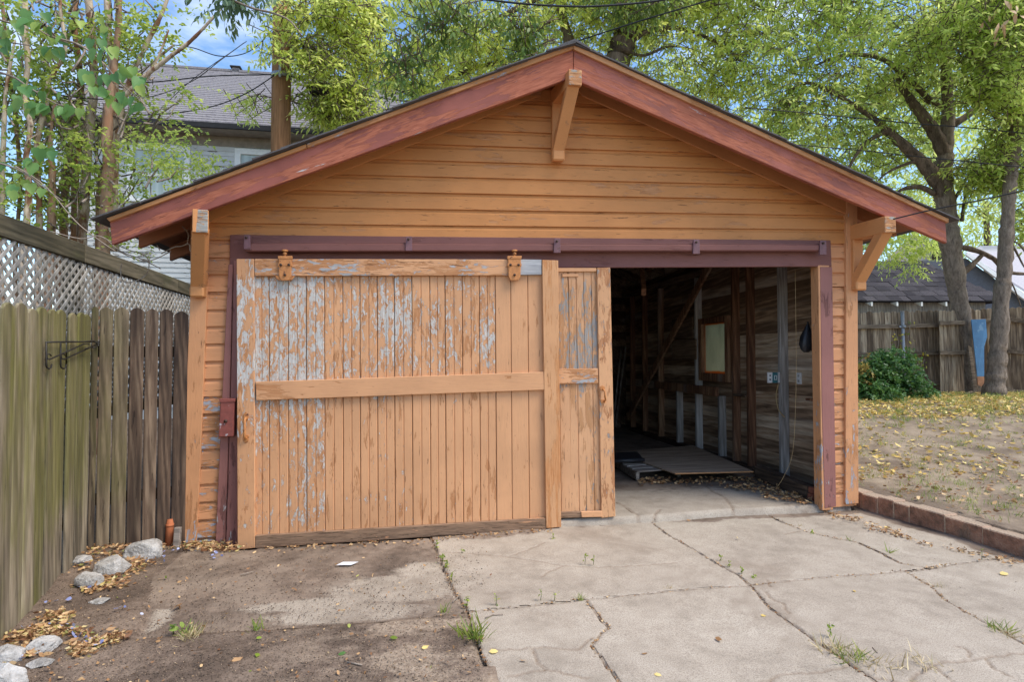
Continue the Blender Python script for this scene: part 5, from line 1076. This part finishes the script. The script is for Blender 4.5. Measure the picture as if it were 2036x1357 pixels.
P = np.array([PD(x + random.uniform(-6, 6), y + random.uniform(-6, 6), df - .18) for x, y in [(1783, 665), (1788, 685), (1780, 675), (1790, 692), (1808, 665), (1812, 675), (1806, 690), (1815, 645), (1808, 640), (1787, 672), (1836, 705), (1838, 720), (1836, 728), (1820, 714), (1824, 714), (1840, 703)] * 3])
leaves('vine_leaves', P, RNG.normal(size=P.shape) + [0, 0, -.6], RNG.normal(size=P.shape) * .5 + [0, -1, .3], RNG.uniform(.05, .09, len(P)), OVAL, leafmat('vine_leaf', (60, 90, 40), (150, 150, 50), (214, 190, 60), .3), vi)
# ------------------------------------------------------------------ things inside the garage
m_ply = rawwood('dirty_plywood', 'x', (124, 106, 92), (176, 152, 130), (206, 184, 160), stain=((96, 80, 70), .57), objvar=.1)
m_plyedge = plain('plywood_edge', (176, 128, 86), .8, .2, 60); m_pal = rawwood('grey_pallet_wood', 'x', (104, 95, 88), (150, 138, 128), (180, 168, 156))
zp = .175
q = [PZ(1342, 944, zp), PZ(1498, 940, zp), PZ(1378, 888, zp), PZ(1225, 902, zp), PZ(1281, 918, zp)]
py_ = thing('plywood_sheet', 'dirty plywood sheet lying across the pallet inside the doorway', 'plywood', q[0])
prism('sheet', [q[0], q[1], q[2], q[3]], (0, 0, .014), m_ply, py_, .002)
bar('front_edge', (q[0] + q[1]) / 2 + (q[0] - q[1]) * .499 + np.array([0, -.002, .007]), (q[0] + q[1]) / 2 - (q[0] - q[1]) * .499 + np.array([0, -.002, .007]), .006, .013, m_plyedge, py_, bev=0)
pa = thing('pallet', 'low grey wooden pallet under the plywood sheet', 'pallet', PZ(1270, 960, .056))
c0 = PZ(1268, 958, .056); e1 = PZ(1330, 953, .056) - c0; e1 /= np.linalg.norm(e1); e2 = PZ(1226, 931, .056) - c0; e2 /= np.linalg.norm(e2)
for s in (0.0, .55, 1.1): bar('stringer', c0 + e1 * s + np.array([0, 0, .055]), c0 + e1 * s + e2 * 1.1 + np.array([0, 0, .055]), .04, .085, m_pal, pa)
for t in (.05, .22, .4, .58, .76, .94): bar('deck_board', c0 + e2 * t + e1 * -.02 + np.array([0, 0, .107]), c0 + e2 * t + e1 * 1.14 + np.array([0, 0, .107]), .11, .016, m_pal, pa)
m_vinyl = plain('black_vinyl', (44, 44, 48), .45, .2, 12)
bg_ = thing('black_mat', 'folded black mat lying on the plywood beside the rear door', 'mat', PZ(1250, 920, zp + .02))
g = [PZ(1221, 921, zp + .014), PZ(1281, 919, zp + .014), PZ(1268, 903, zp + .014), PZ(1221, 906, zp + .014)]
prism('pad', g, (0, 0, .035), m_vinyl, bg_, .012); tube('rolled_edge', [g[0] + [0, 0, .02], (g[0] + g[1]) / 2 + [0, 0, .022], g[1] + [0, 0, .02]], [.022, .024, .02], m_vinyl, bg_, 10)
m_brick = plain('old_red_brick', (142, 84, 64), .9, .25, 30, bump=.5)
for i, lb in enumerate(('lower brick stacked against the jamb inside the doorway', 'upper brick stacked against the jamb inside the doorway')):
    o = box('brick', (3.80 + .01 * i, .17, .056 + i * .062), (3.91, .37, .115 + i * .062), m_brick, None, .006); tag(o, lb, 'brick', 'bricks by the jamb')
bm_ = bar('timber_sill', PZ(1508, 938, .15), PZ(1612, 980, .12), .10, .13, m_in); tag(bm_, 'grey timber lying along the wall inside the doorway', 'timber')
ob = thing('outlet_box', 'white electrical outlet and teal box mounted on a stud', 'outlet', (3.98, .98, 1.2))
m_wp = plain('white_plastic', (214, 216, 220), .4, .04); m_teal = plain('teal_plastic', (52, 108, 118), .45, .08); m_wire = plain('tan_wire', (176, 150, 108), .6, .1)
pA, pB = PX(1528, 741, 4.0), PX(1546, 762, 4.0); ys0, ys1 = .955, 1.02
box('cover_plate', (3.975, .965, PY(1530, 762, .98)[2]), (4.008, 1.06, PY(1530, 741, .98)[2]), m_wp, ob, .004)
fpr('faceplate', [(1527, 741), (1536, 741), (1536, 762), (1527, 762)], .945, .02, m_wp, ob, .003)
fpr('teal_case', [(1536.3, 741), (1547, 741.5), (1547, 762), (1536.3, 762)], .94, .05, m_teal, ob, .004)
for ys2 in ((746, 748.5), (754, 756.5)): fpr('socket', [(1530, ys2[0]), (1533, ys2[0]), (1533, ys2[1]), (1530, ys2[1])], .943, .003, m_blk, ob, 0)
for a in ([(1539.5, 747), (1545, 747.2), (1545, 748.3), (1539.5, 748.1)], [(1539.5, 755), (1545, 755.2), (1545, 756.3), (1539.5, 756.1)], [(1539.5, 748.1), (1540.6, 748.1), (1540.6, 755), (1539.5, 755)], [(1543.9, 748.3), (1545, 748.3), (1545, 755.2), (1543.9, 755.2)]): fpr('emblem', a, .9385, .002, m_wp, ob, 0)
o2 = thing('outlet', 'white outlet on the plank wall near the jamb', 'outlet', (4.1, .55, 1.2))
c = PX(1587, 753, 4.09); box('faceplate', (4.095, c[1] - .038, c[2] - .062), (4.108, c[1] + .038, c[2] + .062), m_wp, o2, .003)
for dz_ in (-.028, .028): box('socket', (4.092, c[1] - .014, c[2] + dz_ - .012), (4.096, c[1] + .014, c[2] + dz_ + .012), plain('grey_socket', (150, 150, 152), .5), o2, 0)
cb = tube('dangling_wire', smoothpath([PX(1547, 765, 4.0), PX(1543, 790, 4.0), PX(1548, 815, 3.99), PX(1560, 830, 3.99)], [.006] * 4, 6)[0], .006, m_wire, None, 6); tag(cb, 'short tan wire dangling below the teal box', 'wire')
cb = tube('pull_string', smoothpath([PY(1581, 536, .25), PY(1583, 700, .25), PY(1582, 800, .25), PY(1576, 900, .25), PY(1560, 945, .3), PY(1546, 968, .35)], [.004] * 6, 6)[0], .0018, m_wire, None, 6); tag(cb, 'long thin pull cord hanging from the lintel', 'cord')
bag = thing('black_bag', 'black plastic bag hanging behind the jamb', 'bag', PY(1603, 690, .3))
V = []; ring = []
for i, (dy_, rr_) in enumerate(((645, .012), (655, .03), (670, .055), (685, .07), (696, .05), (701, .02))):
    c = PY(1606 - (dy_ - 645) * .06, dy_, .28)
    for kk in range(10): an = kk * math.pi / 5; rad = rr_ * (1 + .3 * math.sin(kk * 3.1 + i)); V.append(c + np.array([math.cos(an) * rad, math.sin(an) * rad * .7, 0]))
F = [(i * 10 + k2, i * 10 + (k2 + 1) % 10, (i + 1) * 10 + (k2 + 1) % 10, (i + 1) * 10 + k2) for i in range(5) for k2 in range(10)]
mk('sack', V, F, m_vinyl, bag, True); tube('tie', [PY(1606, 640, .28), PY(1606, 647, .28)], .008, m_blk, bag, 6)
sh_ = box('wall_shelf', (3.86, .14, 1.02), (4.0, .34, 1.045), m_instud, None, .003); tag(sh_, 'small shelf board nailed behind the jamb', 'shelf')
bd = box('grey_board', (3.93, .165, .5), (3.95, .30, .98), m_instudgrey, None, .003); tag(bd, 'grey board standing below the shelf behind the jamb', 'board')
for px0, px1, lb in ((1232, 1244, 'pale stick leaning in the dark rear corner'), (1226, 1236, 'darker stick leaning beside the pale one')):
    o = tube('leaning_stick', [PY(px0 - 8, 850, 5.6), PY(px1, 690, 5.9)], .018, m_instudgrey, None, 6); tag(o, lb, 'stick')
# ------------------------------------------------------------------ rocks along the fence
m_rock = M('pale_limestone'); k = m_rock; n = k.noise(k.pos(), 12, 8, .68, .4); n2 = k.noise(k.pos(), 70, 5, .6)
c = k.ramp(k.ma('ADD', k.ma('MULTIPLY', n, .7), k.ma('MULTIPLY', n2, .3)), [(.32, lin((116, 111, 105))), (.5, lin((172, 169, 165))), (.7, lin((208, 205, 201)))])
m_rock = k.done(k.bs(c, .95, k.bump(k.ma('ADD', n, k.ma('MULTIPLY', n2, .5)), .9, .02), spec=.15))
def rock(px, py, wpx, hpx, lb, seed, tilt=0.0):
    p = PZ(px, py + hpx * .4, 0); d = (p - CAM) @ _fw; sx, sz = wpx * d / FPX / 2, hpx * d / FPX / 2
    bm = bmesh.new(); bmesh.ops.create_icosphere(bm, subdivisions=4, radius=1)
    rr_ = random.Random(seed); planes = []
    for i in range(9):
        v = Vector((rr_.gauss(0, 1), rr_.gauss(0, 1), rr_.gauss(0, 1))).normalized(); planes.append((v, rr_.uniform(.62, .9)))
    for v in bm.verts:
        c = v.co
        for nv, dd in planes:
            e = c.dot(nv) - dd
            if e > 0: c -= nv * e * .99
        c += c.normalized() * (mnoise.noise(c * 2.2 + Vector((seed, 0, 0))) * .07 + mnoise.noise(c * 6 + Vector((0, seed, 0))) * .04)
        v.co = Vector((c.x * sx * 1.12, c.y * sx * .85, c.z * sz * 1.25 + c.x * sx * tilt))
    me = bpy.data.meshes.new('rock'); bm.to_mesh(me); bm.free(); me.materials.append(m_rock)
    o = bpy.data.objects.new('rock', me); COL.objects.link(o); o.location = (p[0], p[1], groundz(p[0], p[1]) + sz * .42); tag(o, lb, 'rock', 'pale rocks along the fence')
    return p
for a in ((285, 1092, 66, 42, 'peaked pale rock nearest the garage corner', 3, .1), (222, 1124, 66, 44, 'large blocky pale rock between two others by the fence', 5, .2), (178, 1152, 48, 36, 'small rounded rock below the blocky one', 8, 0), (198, 1193, 36, 9, 'flat whitish stone sliver lying among leaves', 11, 0), (85, 1284, 60, 28, 'low flat pale rock ringed by fallen leaves', 13, 0), (16, 1304, 62, 34, 'tan rock at the frame edge behind the lowest rock', 17, 0), (10, 1348, 74, 56, 'large pale rock in the bottom corner of the frame', 19, -.1), (80, 1322, 46, 12, 'thin white stone slab below the low flat rock', 23, .1), (160, 1125, 40, 18, 'dark stone tucked against the fence boards', 37, 0)): rock(*a)
# ------------------------------------------------------------------ clay pipe and stub by the corner
m_clay = plain('terracotta', (168, 98, 62), .8, .15, 14)
p = PZ(336, 1086, 0); cp = thing('clay_pipe', 'short upright terracotta pipe beside the garage corner', 'pipe', (p[0], p[1], 0)); tube('body', [p, p + [0, .01, .16], p + [0, .012, .2]], [.026, .027, .018], m_clay, cp, 12); tube('rim', [p + [0, .01, .145], p + [0, .01, .165]], .029, m_clay, cp, 12)
p = PZ(351, 1088, 0); wp = bar('wood_stub', p + [0, 0, -.03], p + [.005, .01, .145], .045, .04, m_pal, None, (0, 1, 0)); tag(wp, 'weathered wood stub wedged between pipe and corner board', 'stub')
# ------------------------------------------------------------------ plant hooks on the fence
m_iron = plain('black_wrought_iron', (40, 38, 36), .55, .2, 30)
def fpt(px, py, off=.02):
    d = ray(px, py); e = fA1 - fA0; A = np.array([[d[0], -e[0]], [d[1], -e[1]]]); t, s = np.linalg.solve(A, fA0 - CAM[:2]); p = CAM + d * t; nn = np.array([-e[1], e[0]]); nn /= np.linalg.norm(nn)
    if nn[0] < 0: nn = -nn
    return p + np.array([nn[0], nn[1], 0]) * off
for i, (ox, lb) in enumerate(((0, 'nearer black iron plant hook on the green fence'), (29, 'farther black iron plant hook on the green fence'))):
    hk = thing('plant_hook', lb, 'hook', fpt(86 + ox, 735), 'plant hooks on the fence')
    T = lambda x, y, o=.012: fpt(x + ox, y, o)
    tube('back_bar', [T(87, 680), T(87, 725), T(88, 731), T(93, 734), T(97, 731), T(98, 725)], .005, m_iron, hk, 6)
    tube('arm', [T(87, 681), T(120, 680, .03), T(150, 680, .05), T(165, 678, .06), T(173, 682, .06), T(172, 690, .06), T(165, 692, .06)], .005, m_iron, hk, 6)
    tube('brace', [T(89, 714), T(93, 715, .015), T(110, 705, .03), T(150, 684, .05)], .005, m_iron, hk, 6)
    tube('scroll', [T(89, 714), T(88, 706), T(93, 704), T(97, 708)], .004, m_iron, hk, 6); tube('scroll', [T(150, 684, .05), T(160, 684, .05), T(160, 692, .05), T(152, 693, .05)], .004, m_iron, hk, 6)
# ------------------------------------------------------------------ bare vine twigs at the left eave
tw = thing('dead_vine', 'bare grey vine twigs dangling at the left eave over the lattice', 'vine', PY(300, 520, .1))
paths = [([(100, 460), (160, 475), (200, 470), (240, 500), (280, 515), (320, 535)], .1), ([(200, 470), (250, 495), (290, 510), (296, 530), (285, 552), (250, 562), (240, 545), (242, 525)], .0), ([(320, 505), (345, 492), (360, 490), (375, 485), (378, 500)], -.05), ([(372, 487), (374, 465), (362, 450)], -.05), ([(318, 498), (312, 488)], -.05), ([(235, 500), (290, 520), (340, 500)], -.02), ([(30, 330), (90, 370), (150, 440), (200, 480), (230, 500)], .2), ([(225, 445), (232, 420), (250, 400)], .1)]
m_dry = plain('pale_dry_twig', (150, 136, 122), .8, .15)
for i, (s, yy_) in enumerate(paths): pp, rr = smoothpath([PY(x, y, yy_) for x, y in s], [.004] * len(s), 5, .3, i); tube('twig', pp, rr, m_dry, tw, 5)
# ------------------------------------------------------------------ leaf litter, petals, weeds
m_lit = leafmat('dry_leaves', (104, 66, 42), (166, 126, 84), (214, 184, 138), .12, .7); m_lity = leafmat('yellow_fallen_leaves', (156, 122, 64), (214, 182, 96), (234, 214, 146), .15, .7)
m_pet = leafmat('fallen_blue_petals', (118, 128, 178), (150, 160, 204), (196, 200, 222), .2, .7); m_grass = leafmat('green_grass_blades', (78, 104, 40), (122, 144, 58), (176, 180, 96), .3); m_straw = leafmat('straw_blades', (150, 130, 92), (194, 174, 130), (222, 206, 166), .2)
def drop(n, fn, z=.006):
    P = np.array([PZ(*fn(), 0) for _ in range(n)]); P[:, 2] = np.maximum(gheight(P[:, :1], P[:, 1:2])[:, 0], -.002) + z + RNG.random(n) * .012
    return P
def scatter(name, lb, P, size, tpl, mat, cat, up=.35, wide=1.0, tint=None):
    n = len(P); D = RNG.normal(size=(n, 3)) * [1, 1, .22]; N = RNG.normal(size=(n, 3)) * up + [0, 0, 1]
    o = leaves(name, P, D, N, size * RNG.uniform(.55, 1.3, n), tpl, mat, wide=wide, tint=tint); tag(o, lb, cat, kind='stuff'); return o
def around(L_, s=1.0):
    def f():
        a, b = random.choice(L_); t = random.random(); return a[0] + (b[0] - a[0]) * t + random.gauss(0, 9) * s, a[1] + (b[1] - a[1]) * t + random.gauss(0, 5) * s
    return f
fl = [((150, 1140), (330, 1085)), ((180, 1170), (300, 1120)), ((200, 1165), (290, 1110)), ((30, 1275), (110, 1262)), ((20, 1290), (130, 1250)), ((140, 1300), (250, 1270)), ((60, 1260), (170, 1265)), ((330, 1082), (470, 1092)), ((370, 1086), (440, 1088)), ((90, 1235), (130, 1225)), ((0, 1320), (70, 1300)), ((160, 1175), (250, 1160)), ((150, 1310), (230, 1270)), ((165, 1110), (260, 1095))]
scatter('leaf_litter', 'dry tan leaves drifted along the fence and rocks', drop(2300, around(fl)), .036, CURL, m_lit, 'leaves', .9, .75)
scatter('leaf_litter', 'yellowish and greenish leaf bits among the drifted leaves', drop(420, around(fl)), .034, CURL, leafmat('mixed_fallen_leaves', (104, 116, 60), (186, 164, 96), (222, 206, 158), .15, .7), 'leaves', .9, .8)
scatter('leaf_litter', 'scattered dry leaf bits on the bare soil', drop(420, lambda: (random.uniform(0, 980), random.uniform(1100, 1400))), .022, CURL, m_lit, 'leaves', .6)
scatter('leaf_litter', 'dry leaves and chaff along the garage threshold and block wall', drop(520, around([((500, 1096), (860, 1078)), ((870, 1076), (1090, 1055)), ((1640, 1022), (1700, 1035)), ((1690, 1030), (1860, 1090)), ((1720, 1050), (1810, 1070)), ((1880, 1090), (2036, 1125))], .55)), .03, CURL, m_lit, 'leaves', .6)
pin = [((1265, 962), (1330, 960)), ((1340, 965), (1480, 955)), ((1440, 968), (1560, 985)), ((1480, 955), (1600, 1000)), ((1520, 990), (1610, 1002))]
P = np.array([PZ(*around(pin, .6)(), .06) + [0, 0, .008 + random.random() * .03] for _ in range(620)]); P = P[(P[:, 0] < 3.98) & (P[:, 1] > 0.02)]
scatter('leaf_litter', 'dry leaves blown into the garage along the plank wall', P, .042, CURL, m_lit, 'leaves', .7)
scatter('fallen_petals', 'small fallen blue flowers among the leaves by the fence', drop(60, around([((30, 1255), (150, 1250)), ((60, 1225), (130, 1190)), ((150, 1180), (200, 1160)), ((290, 1115), (360, 1100)), ((420, 1108), (430, 1106)), ((120, 1245), (160, 1280)), ((30, 1325), (60, 1320)), ((220, 1215), (310, 1225)), ((180, 1285), (200, 1300))], .7), .012), .026, PETAL, m_pet, 'petals', .6)
scatter('leaf_litter', 'green fallen leaves scattered over the soil', drop(12, lambda: (random.uniform(60, 960), random.uniform(1110, 1350))), .034, OVAL, m_lf_g, 'leaves', .4)
def ysc(n, f):
    P = []
    while len(P) < n:
        x, y = f()
        if x < wallx(min(y, .05)) + .18: continue
        P.append((x, y, .006 + random.random() * .02))
    P = np.array(P); P[:, 2] += gheight(P[:, :1], P[:, 1:2])[:, 0]; return P
def inyard(d0, d1, px0=1700, px1=2060):
    def f():
        d = random.uniform(d0, d1); p = PD(random.uniform(px0, px1), 710, d); return p[0], p[1]
    return f
scatter('leaf_litter', 'yellow leaves carpeting the yard before the back fence', np.concatenate([ysc(4000, inyard(9.0, 12.8)), ysc(420, inyard(6.2, 9))]), .072, CURL, m_lity, 'leaves', .5)
scatter('leaf_litter', 'sparse tan leaves on the sandy yard behind the block wall', ysc(260, inyard(4.6, 7)), .055, CURL, m_lit, 'leaves', .5)
def tuft(P, n, h, mat, name='grass_tuft', parent=None, spread=.03, lean=.5, rg=RNG):
    P = np.asarray(P); m = len(P) * n; base = np.repeat(P, n, 0) + rg.normal(size=(m, 3)) * [spread, spread, 0]; D = rg.normal(size=(m, 3)) * [lean, lean, .1] + [0, 0, 1]; N = np.cross(D, rg.normal(size=(m, 3)))
    return leaves(name, base, D, N, h * rg.uniform(.5, 1.2, m), BLADE, mat, parent, wide=1.15)
tag(tuft(ysc(420, inyard(8.4, 12.4)), 9, .09, m_grass, 'grass'), 'thin grass growing through the yellow leaves', 'grass', kind='stuff')
tag(tuft(ysc(230, inyard(4.4, 8.4)), 9, .06, m_grass, 'grass'), 'sparse grass wisps on the sandy yard', 'grass', kind='stuff')
def weed(px, py, h, n, lb, mat, sp=.02, lean=.6, cat='grass tuft', nm='grass_tuft'):
    p = PZ(px, py, 0); t = thing(nm, lb, cat, (p[0], p[1], 0), 'weeds in the driveway cracks'); tuft([(p[0], p[1], -.01)], n, h, mat, 'blades', t, sp, lean)['kind'] = 'stuff'
    return t, p
weed(942, 1268, .12, 60, 'bright green grass tuft at the left driveway joint', m_grass, .028, .65); weed(380, 1268, .085, 60, 'pale drooping grass tuft on the soil', m_straw, .03, 1.0); weed(372, 1262, .075, 40, 'green grass tuft behind the drooping straw', m_grass, .03, .9)
weed(512, 1252, .075, 26, 'small grass tuft at the edge of the soil-covered slab', m_grass, .015, .5); weed(1155, 1192, .055, 22, 'tiny grass tuft in the middle of the cross joint', m_grass, .008, .5); weed(885, 1215, .06, 20, 'two-bladed grass sprig left of the joint', m_grass, .012, .5)
weed(1690, 1308, .08, 70, 'yellow-green grass tuft at the widest crack', m_grass, .04, .8); weed(1655, 1295, .10, 40, 'straw tuft beside the yellow-green grass', m_straw, .03, 1.0); weed(1750, 1330, .09, 60, 'dry straw clump at the bottom of the wide crack', m_straw, .07, 1.2); weed(1835, 1325, .08, 40, 'dry wispy straw at the crack crossing', m_straw, .05, .9)
weed(1985, 1250, .075, 40, 'grey-green grass in the far right crack', m_grass, .03, .9); weed(2015, 1268, .07, 30, 'straw wisps at the far right crack end', m_straw, .03, .9); weed(1765, 1098, .09, 9, 'spiky crabgrass sprig in the upper right crack', m_grass, .006, 1.1); weed(1330, 1172, .045, 26, 'dried seed-head weed in the cross joint', m_straw, .012, .9)
weed(1690, 1074, .05, 10, 'thin sprig at the bend of the upper right crack', m_grass, .008, .8); weed(1590, 1045, .04, 12, 'brown sprig near the threshold', m_straw, .012, .8); weed(1864, 1165, .05, 14, 'pale sprig in the long right crack', m_straw, .012, .6)
def herb(px, py, h, n, lb, mat=m_lf_crape):
    p = PZ(px, py, 0); t = thing('weed', lb, 'weed', (p[0], p[1], 0), 'weeds in the driveway cracks'); tube('stem', [p, p + [.004, 0, h * .6], p + [0, .004, h]], [.0022, .0018, .001], m_grass, t, 4)
    P = p + np.stack([RNG.normal(size=n) * .006, RNG.normal(size=n) * .006, RNG.uniform(.15, 1, n) * h], 1); leaves('weed_leaves', P, RNG.normal(size=(n, 3)) + [0, 0, .3], RNG.normal(size=(n, 3)) * .4 + [0, 0, 1], RNG.uniform(.012, .024, n), OVAL, mat, t)
for a in ((868, 1090, .05, 14, 'leafy weed at the top of the left joint'), (880, 1118, .05, 26, 'leafy weed cluster in the left joint'), (888, 1130, .045, 20, 'small leafy weed under the cluster'), (898, 1155, .05, 12, 'thin weed midway down the left joint'), (928, 1208, .06, 18, 'leafy weed where joints cross'), (986, 1205, .06, 9, 'spindly seedling in the cross joint'), (1075, 1195, .06, 8, 'seedling with bare stem in the cross joint'), (1102, 1196, .05, 6, 'short dark seedling beside the bare one'), (1163, 1122, .06, 10, 'seedling in the slab crack'), (1180, 1124, .07, 6, 'thin brown seedling in the slab crack'), (918, 1100, .035, 8, 'tiny weed near the threshold crack'), (1100, 1072, .03, 10, 'low weed by the door stile foot'), (1475, 1142, .04, 14, 'leafy weed at the end of the long joint'), (1450, 1128, .035, 10, 'leafy weed higher in the long joint'), (1433, 1115, .03, 10, 'bright clover in the long joint'), (1498, 1150, .03, 8, 'sprig past the end of the long joint'), (1650, 1270, .08, 14, 'tall seedling above the wide crack'), (1615, 1060, .025, 10, 'flat clover in the upper right crack'), (1952, 1115, .085, 5, 'green seedling with one big leaf by the block wall'), (955, 1280, .05, 16, 'leafy weed below the big grass tuft'), (240, 1075, .06, 10, 'small green sprout against the dark fence'), (97, 1175, .03, 8, 'little sprout at the foot of the green fence')): herb(*a)
herb2 = [(338, 1258, .06), (350, 1256, .05)]
p = PZ(345, 1262, 0); t = thing('weed', 'broad-leaved green weed beside the straw tuft', 'weed', (p[0], p[1], 0)); leaves('weed_leaves', np.array([p + [dx, 0, .03] for dx in (-.03, .0, .03, .05)]), RNG.normal(size=(4, 3)) * [1, .5, .3] + [0, -.4, .3], np.array([[0, -.5, 1.0]] * 4) + RNG.normal(size=(4, 3)) * .2, [.06, .05, .05, .04], OVAL, m_lf_bud, t); tube('stem', [p, p + [0, 0, .03]], .003, m_grass, t, 5)
# single larger leaves lying apart
for i, (px, py, s, tpl, mt, lb) in enumerate(((360, 1205, .085, CURL, m_lit, 'curled brown leaf alone on the dark soil'), (325, 1153, .045, CURL, m_lit, 'small tan leaf on the soil below the rocks'), (352, 1162, .04, CURL, m_lit, 'tan leaf fragment right of the small leaf'), (345, 1306, .06, CURL, m_lit, 'narrow rust-brown leaf in the lower left soil'), (688, 1302, .05, OVAL, m_lf_bud, 'bright green leaf on the sandy soil'), (345, 1344, .05, OVAL, m_lf_g, 'light green leaf at the bottom of the soil'), (838, 1294, .05, CURL, m_lity, 'pale leaf on the sandy soil near the joint'), (958, 1268, .06, CURL, m_lit, 'orange leaf beside the big grass tuft'), (972, 1300, .06, OVAL, m_lity, 'pale yellow leaf below the big grass tuft'), (1048, 1318, .045, CURL, m_lit, 'curled brown leaf on the lower slab'), (1422, 1272, .065, CURL, m_lit, 'twisted brown leaf alone on the lower middle slab'), (1512, 1227, .04, CURL, m_lity, 'small pale leaf beside the long crack'), (1762, 1052, .07, OVAL, m_lity, 'yellow leaf by the block wall foot'), (2003, 1142, .075, OVAL, m_lity, 'long yellow leaf at the right frame edge'), (1990, 1122, .05, CURL, m_lit, 'brown leaf above the long yellow leaf'), (1288, 1303, .05, CURL, m_lit, 'faint orange leaf near the branching crack'), (1300, 1344, .045, OVAL, m_lity, 'greenish leaf at the bottom middle'), (460, 1320, .065, CURL, m_lit, 'big splayed pale leaf at the bottom left'), (105, 570 + 0, 0, None, None, None), (1365, 1037, .05, CURL, m_lit, 'pale leaf on the threshold edge'), (1470, 1075, .045, CURL, m_lity, 'pale leaf on the upper middle slab'), (1700, 1180, .03, OVAL, m_lity, 'tiny yellow leaf on the right slab'))):
    if not tpl is None:
        p = PZ(px, py, 0) + [0, 0, .006]; rg = np.random.default_rng(900 + i); d = rg.normal(size=(1, 3)) * [1, .5, .1]
        o = leaves('fallen_leaf', np.array([p]), d, np.array([[.1, -.15, 1.0]]), [s * .78], tpl, mt, tint=np.array([.3 + .6 * rg.random()]), wide=1.3 if tpl is OVAL else 1.0); tag(o, lb, 'leaf')
pp_ = PZ(690, 1125, 0); o = prism('paper_scrap', [pp_ + [-.07, -.02, .012], pp_ + [.03, -.025, .008], pp_ + [.075, .02, .012], pp_ + [-.03, .025, .016]], (0, 0, .0015), plain('white_paper', (206, 208, 212), .7, .05), None, 0); tag(o, 'small white paper scrap lying on the soil', 'paper')
# crumbs of soil, grit and twigs
def crumbs(name, lb, n, fn, s0, s1, mat):
    T4 = np.array([[0, 0, .9], [.9, 0, -.3], [-.5, .8, -.3], [-.5, -.8, -.3]]); 
    P = np.array([PZ(*fn(), 0) for _ in range(n)]); P[:, 2] = np.maximum(gheight(P[:, :1], P[:, 1:2])[:, 0], -.004) + .002
    s = RNG.uniform(s0, s1, (n, 1, 1)) * RNG.uniform(.5, 1, (n, 1, 1)); rot = RNG.random(n) * 6.28; c_, s_ = np.cos(rot), np.sin(rot)
    R = np.zeros((n, 3, 3)); R[:, 0, 0] = c_; R[:, 0, 1] = -s_; R[:, 1, 0] = s_; R[:, 1, 1] = c_; R[:, 2, 2] = .7
    V = P[:, None] + s * np.einsum('nij,kj->nki', R, T4 + 0) * RNG.uniform(.6, 1.3, (n, 4, 1)); F = (np.arange(n) * 4)[:, None, None] + np.array([[0, 1, 2], [0, 2, 3], [0, 3, 1], [1, 3, 2]])[None]
    o = arrmesh(name, V.reshape(-1, 3), F.reshape(-1, 3), mat, smooth=False); tag(o, lb, 'soil', kind='stuff')
crumbs('soil_crumbs', 'loose dark crumbs of soil over the ground beside the driveway', 12000, lambda: (random.uniform(-20, 960), 1085 + 280 * random.random() ** .8), .002, .008, m_soil)
crumbs('grit', 'pale grit and wood chips scattered on the soil', 2600, lambda: (random.uniform(-20, 1000), 1085 + 280 * random.random()), .002, .006, plain('pale_grit', (176, 152, 124), .9, .3, 90))
crumbs('soil_crumbs', 'dark specks of dirt scattered over the concrete', 420, lambda: (random.uniform(900, 2030), 1040 + 310 * random.random()), .0015, .005, m_soil)
for i, (pts, lb) in enumerate((([(478, 1146), (505, 1139)], 'thin pale twig on the dark soil'), ([(690, 1320), (720, 1326)], 'dark twig on the sandy soil'), ([(900, 1200), (912, 1188)], 'short twig near the left joint'), ([(1735, 1292), (1745, 1303)], 'dark twig by the wide crack'), ([(965, 1232), (980, 1226), (1000, 1225)], 'curved thin twig right of the joint'), ([(1305, 1033), (1320, 1036)], 'twig fragment at the threshold'))):
    P = [PZ(x, y, 0) + [0, 0, .006] for x, y in pts]; o = tube('twig', P, .004, m_twig, None, 5); tag(o, lb, 'twig', 'loose twigs on the ground')

JL = [J1, J2, J4, K1, J3, H1[4:]]
def injoint():
    J = random.choice(JL); i = random.randrange(len(J) - 1); t = random.random(); return J[i] * (1 - t) + J[i + 1] * t + np.array([random.gauss(0, .008), random.gauss(0, .008)])
P = np.array([[*injoint(), -.004 + random.random() * .006] for _ in range(900)])
scatter('crack_debris', 'chaff and leaf bits lodged in the driveway joints and cracks', P, .016, CURL, m_lit, 'debris', .7)
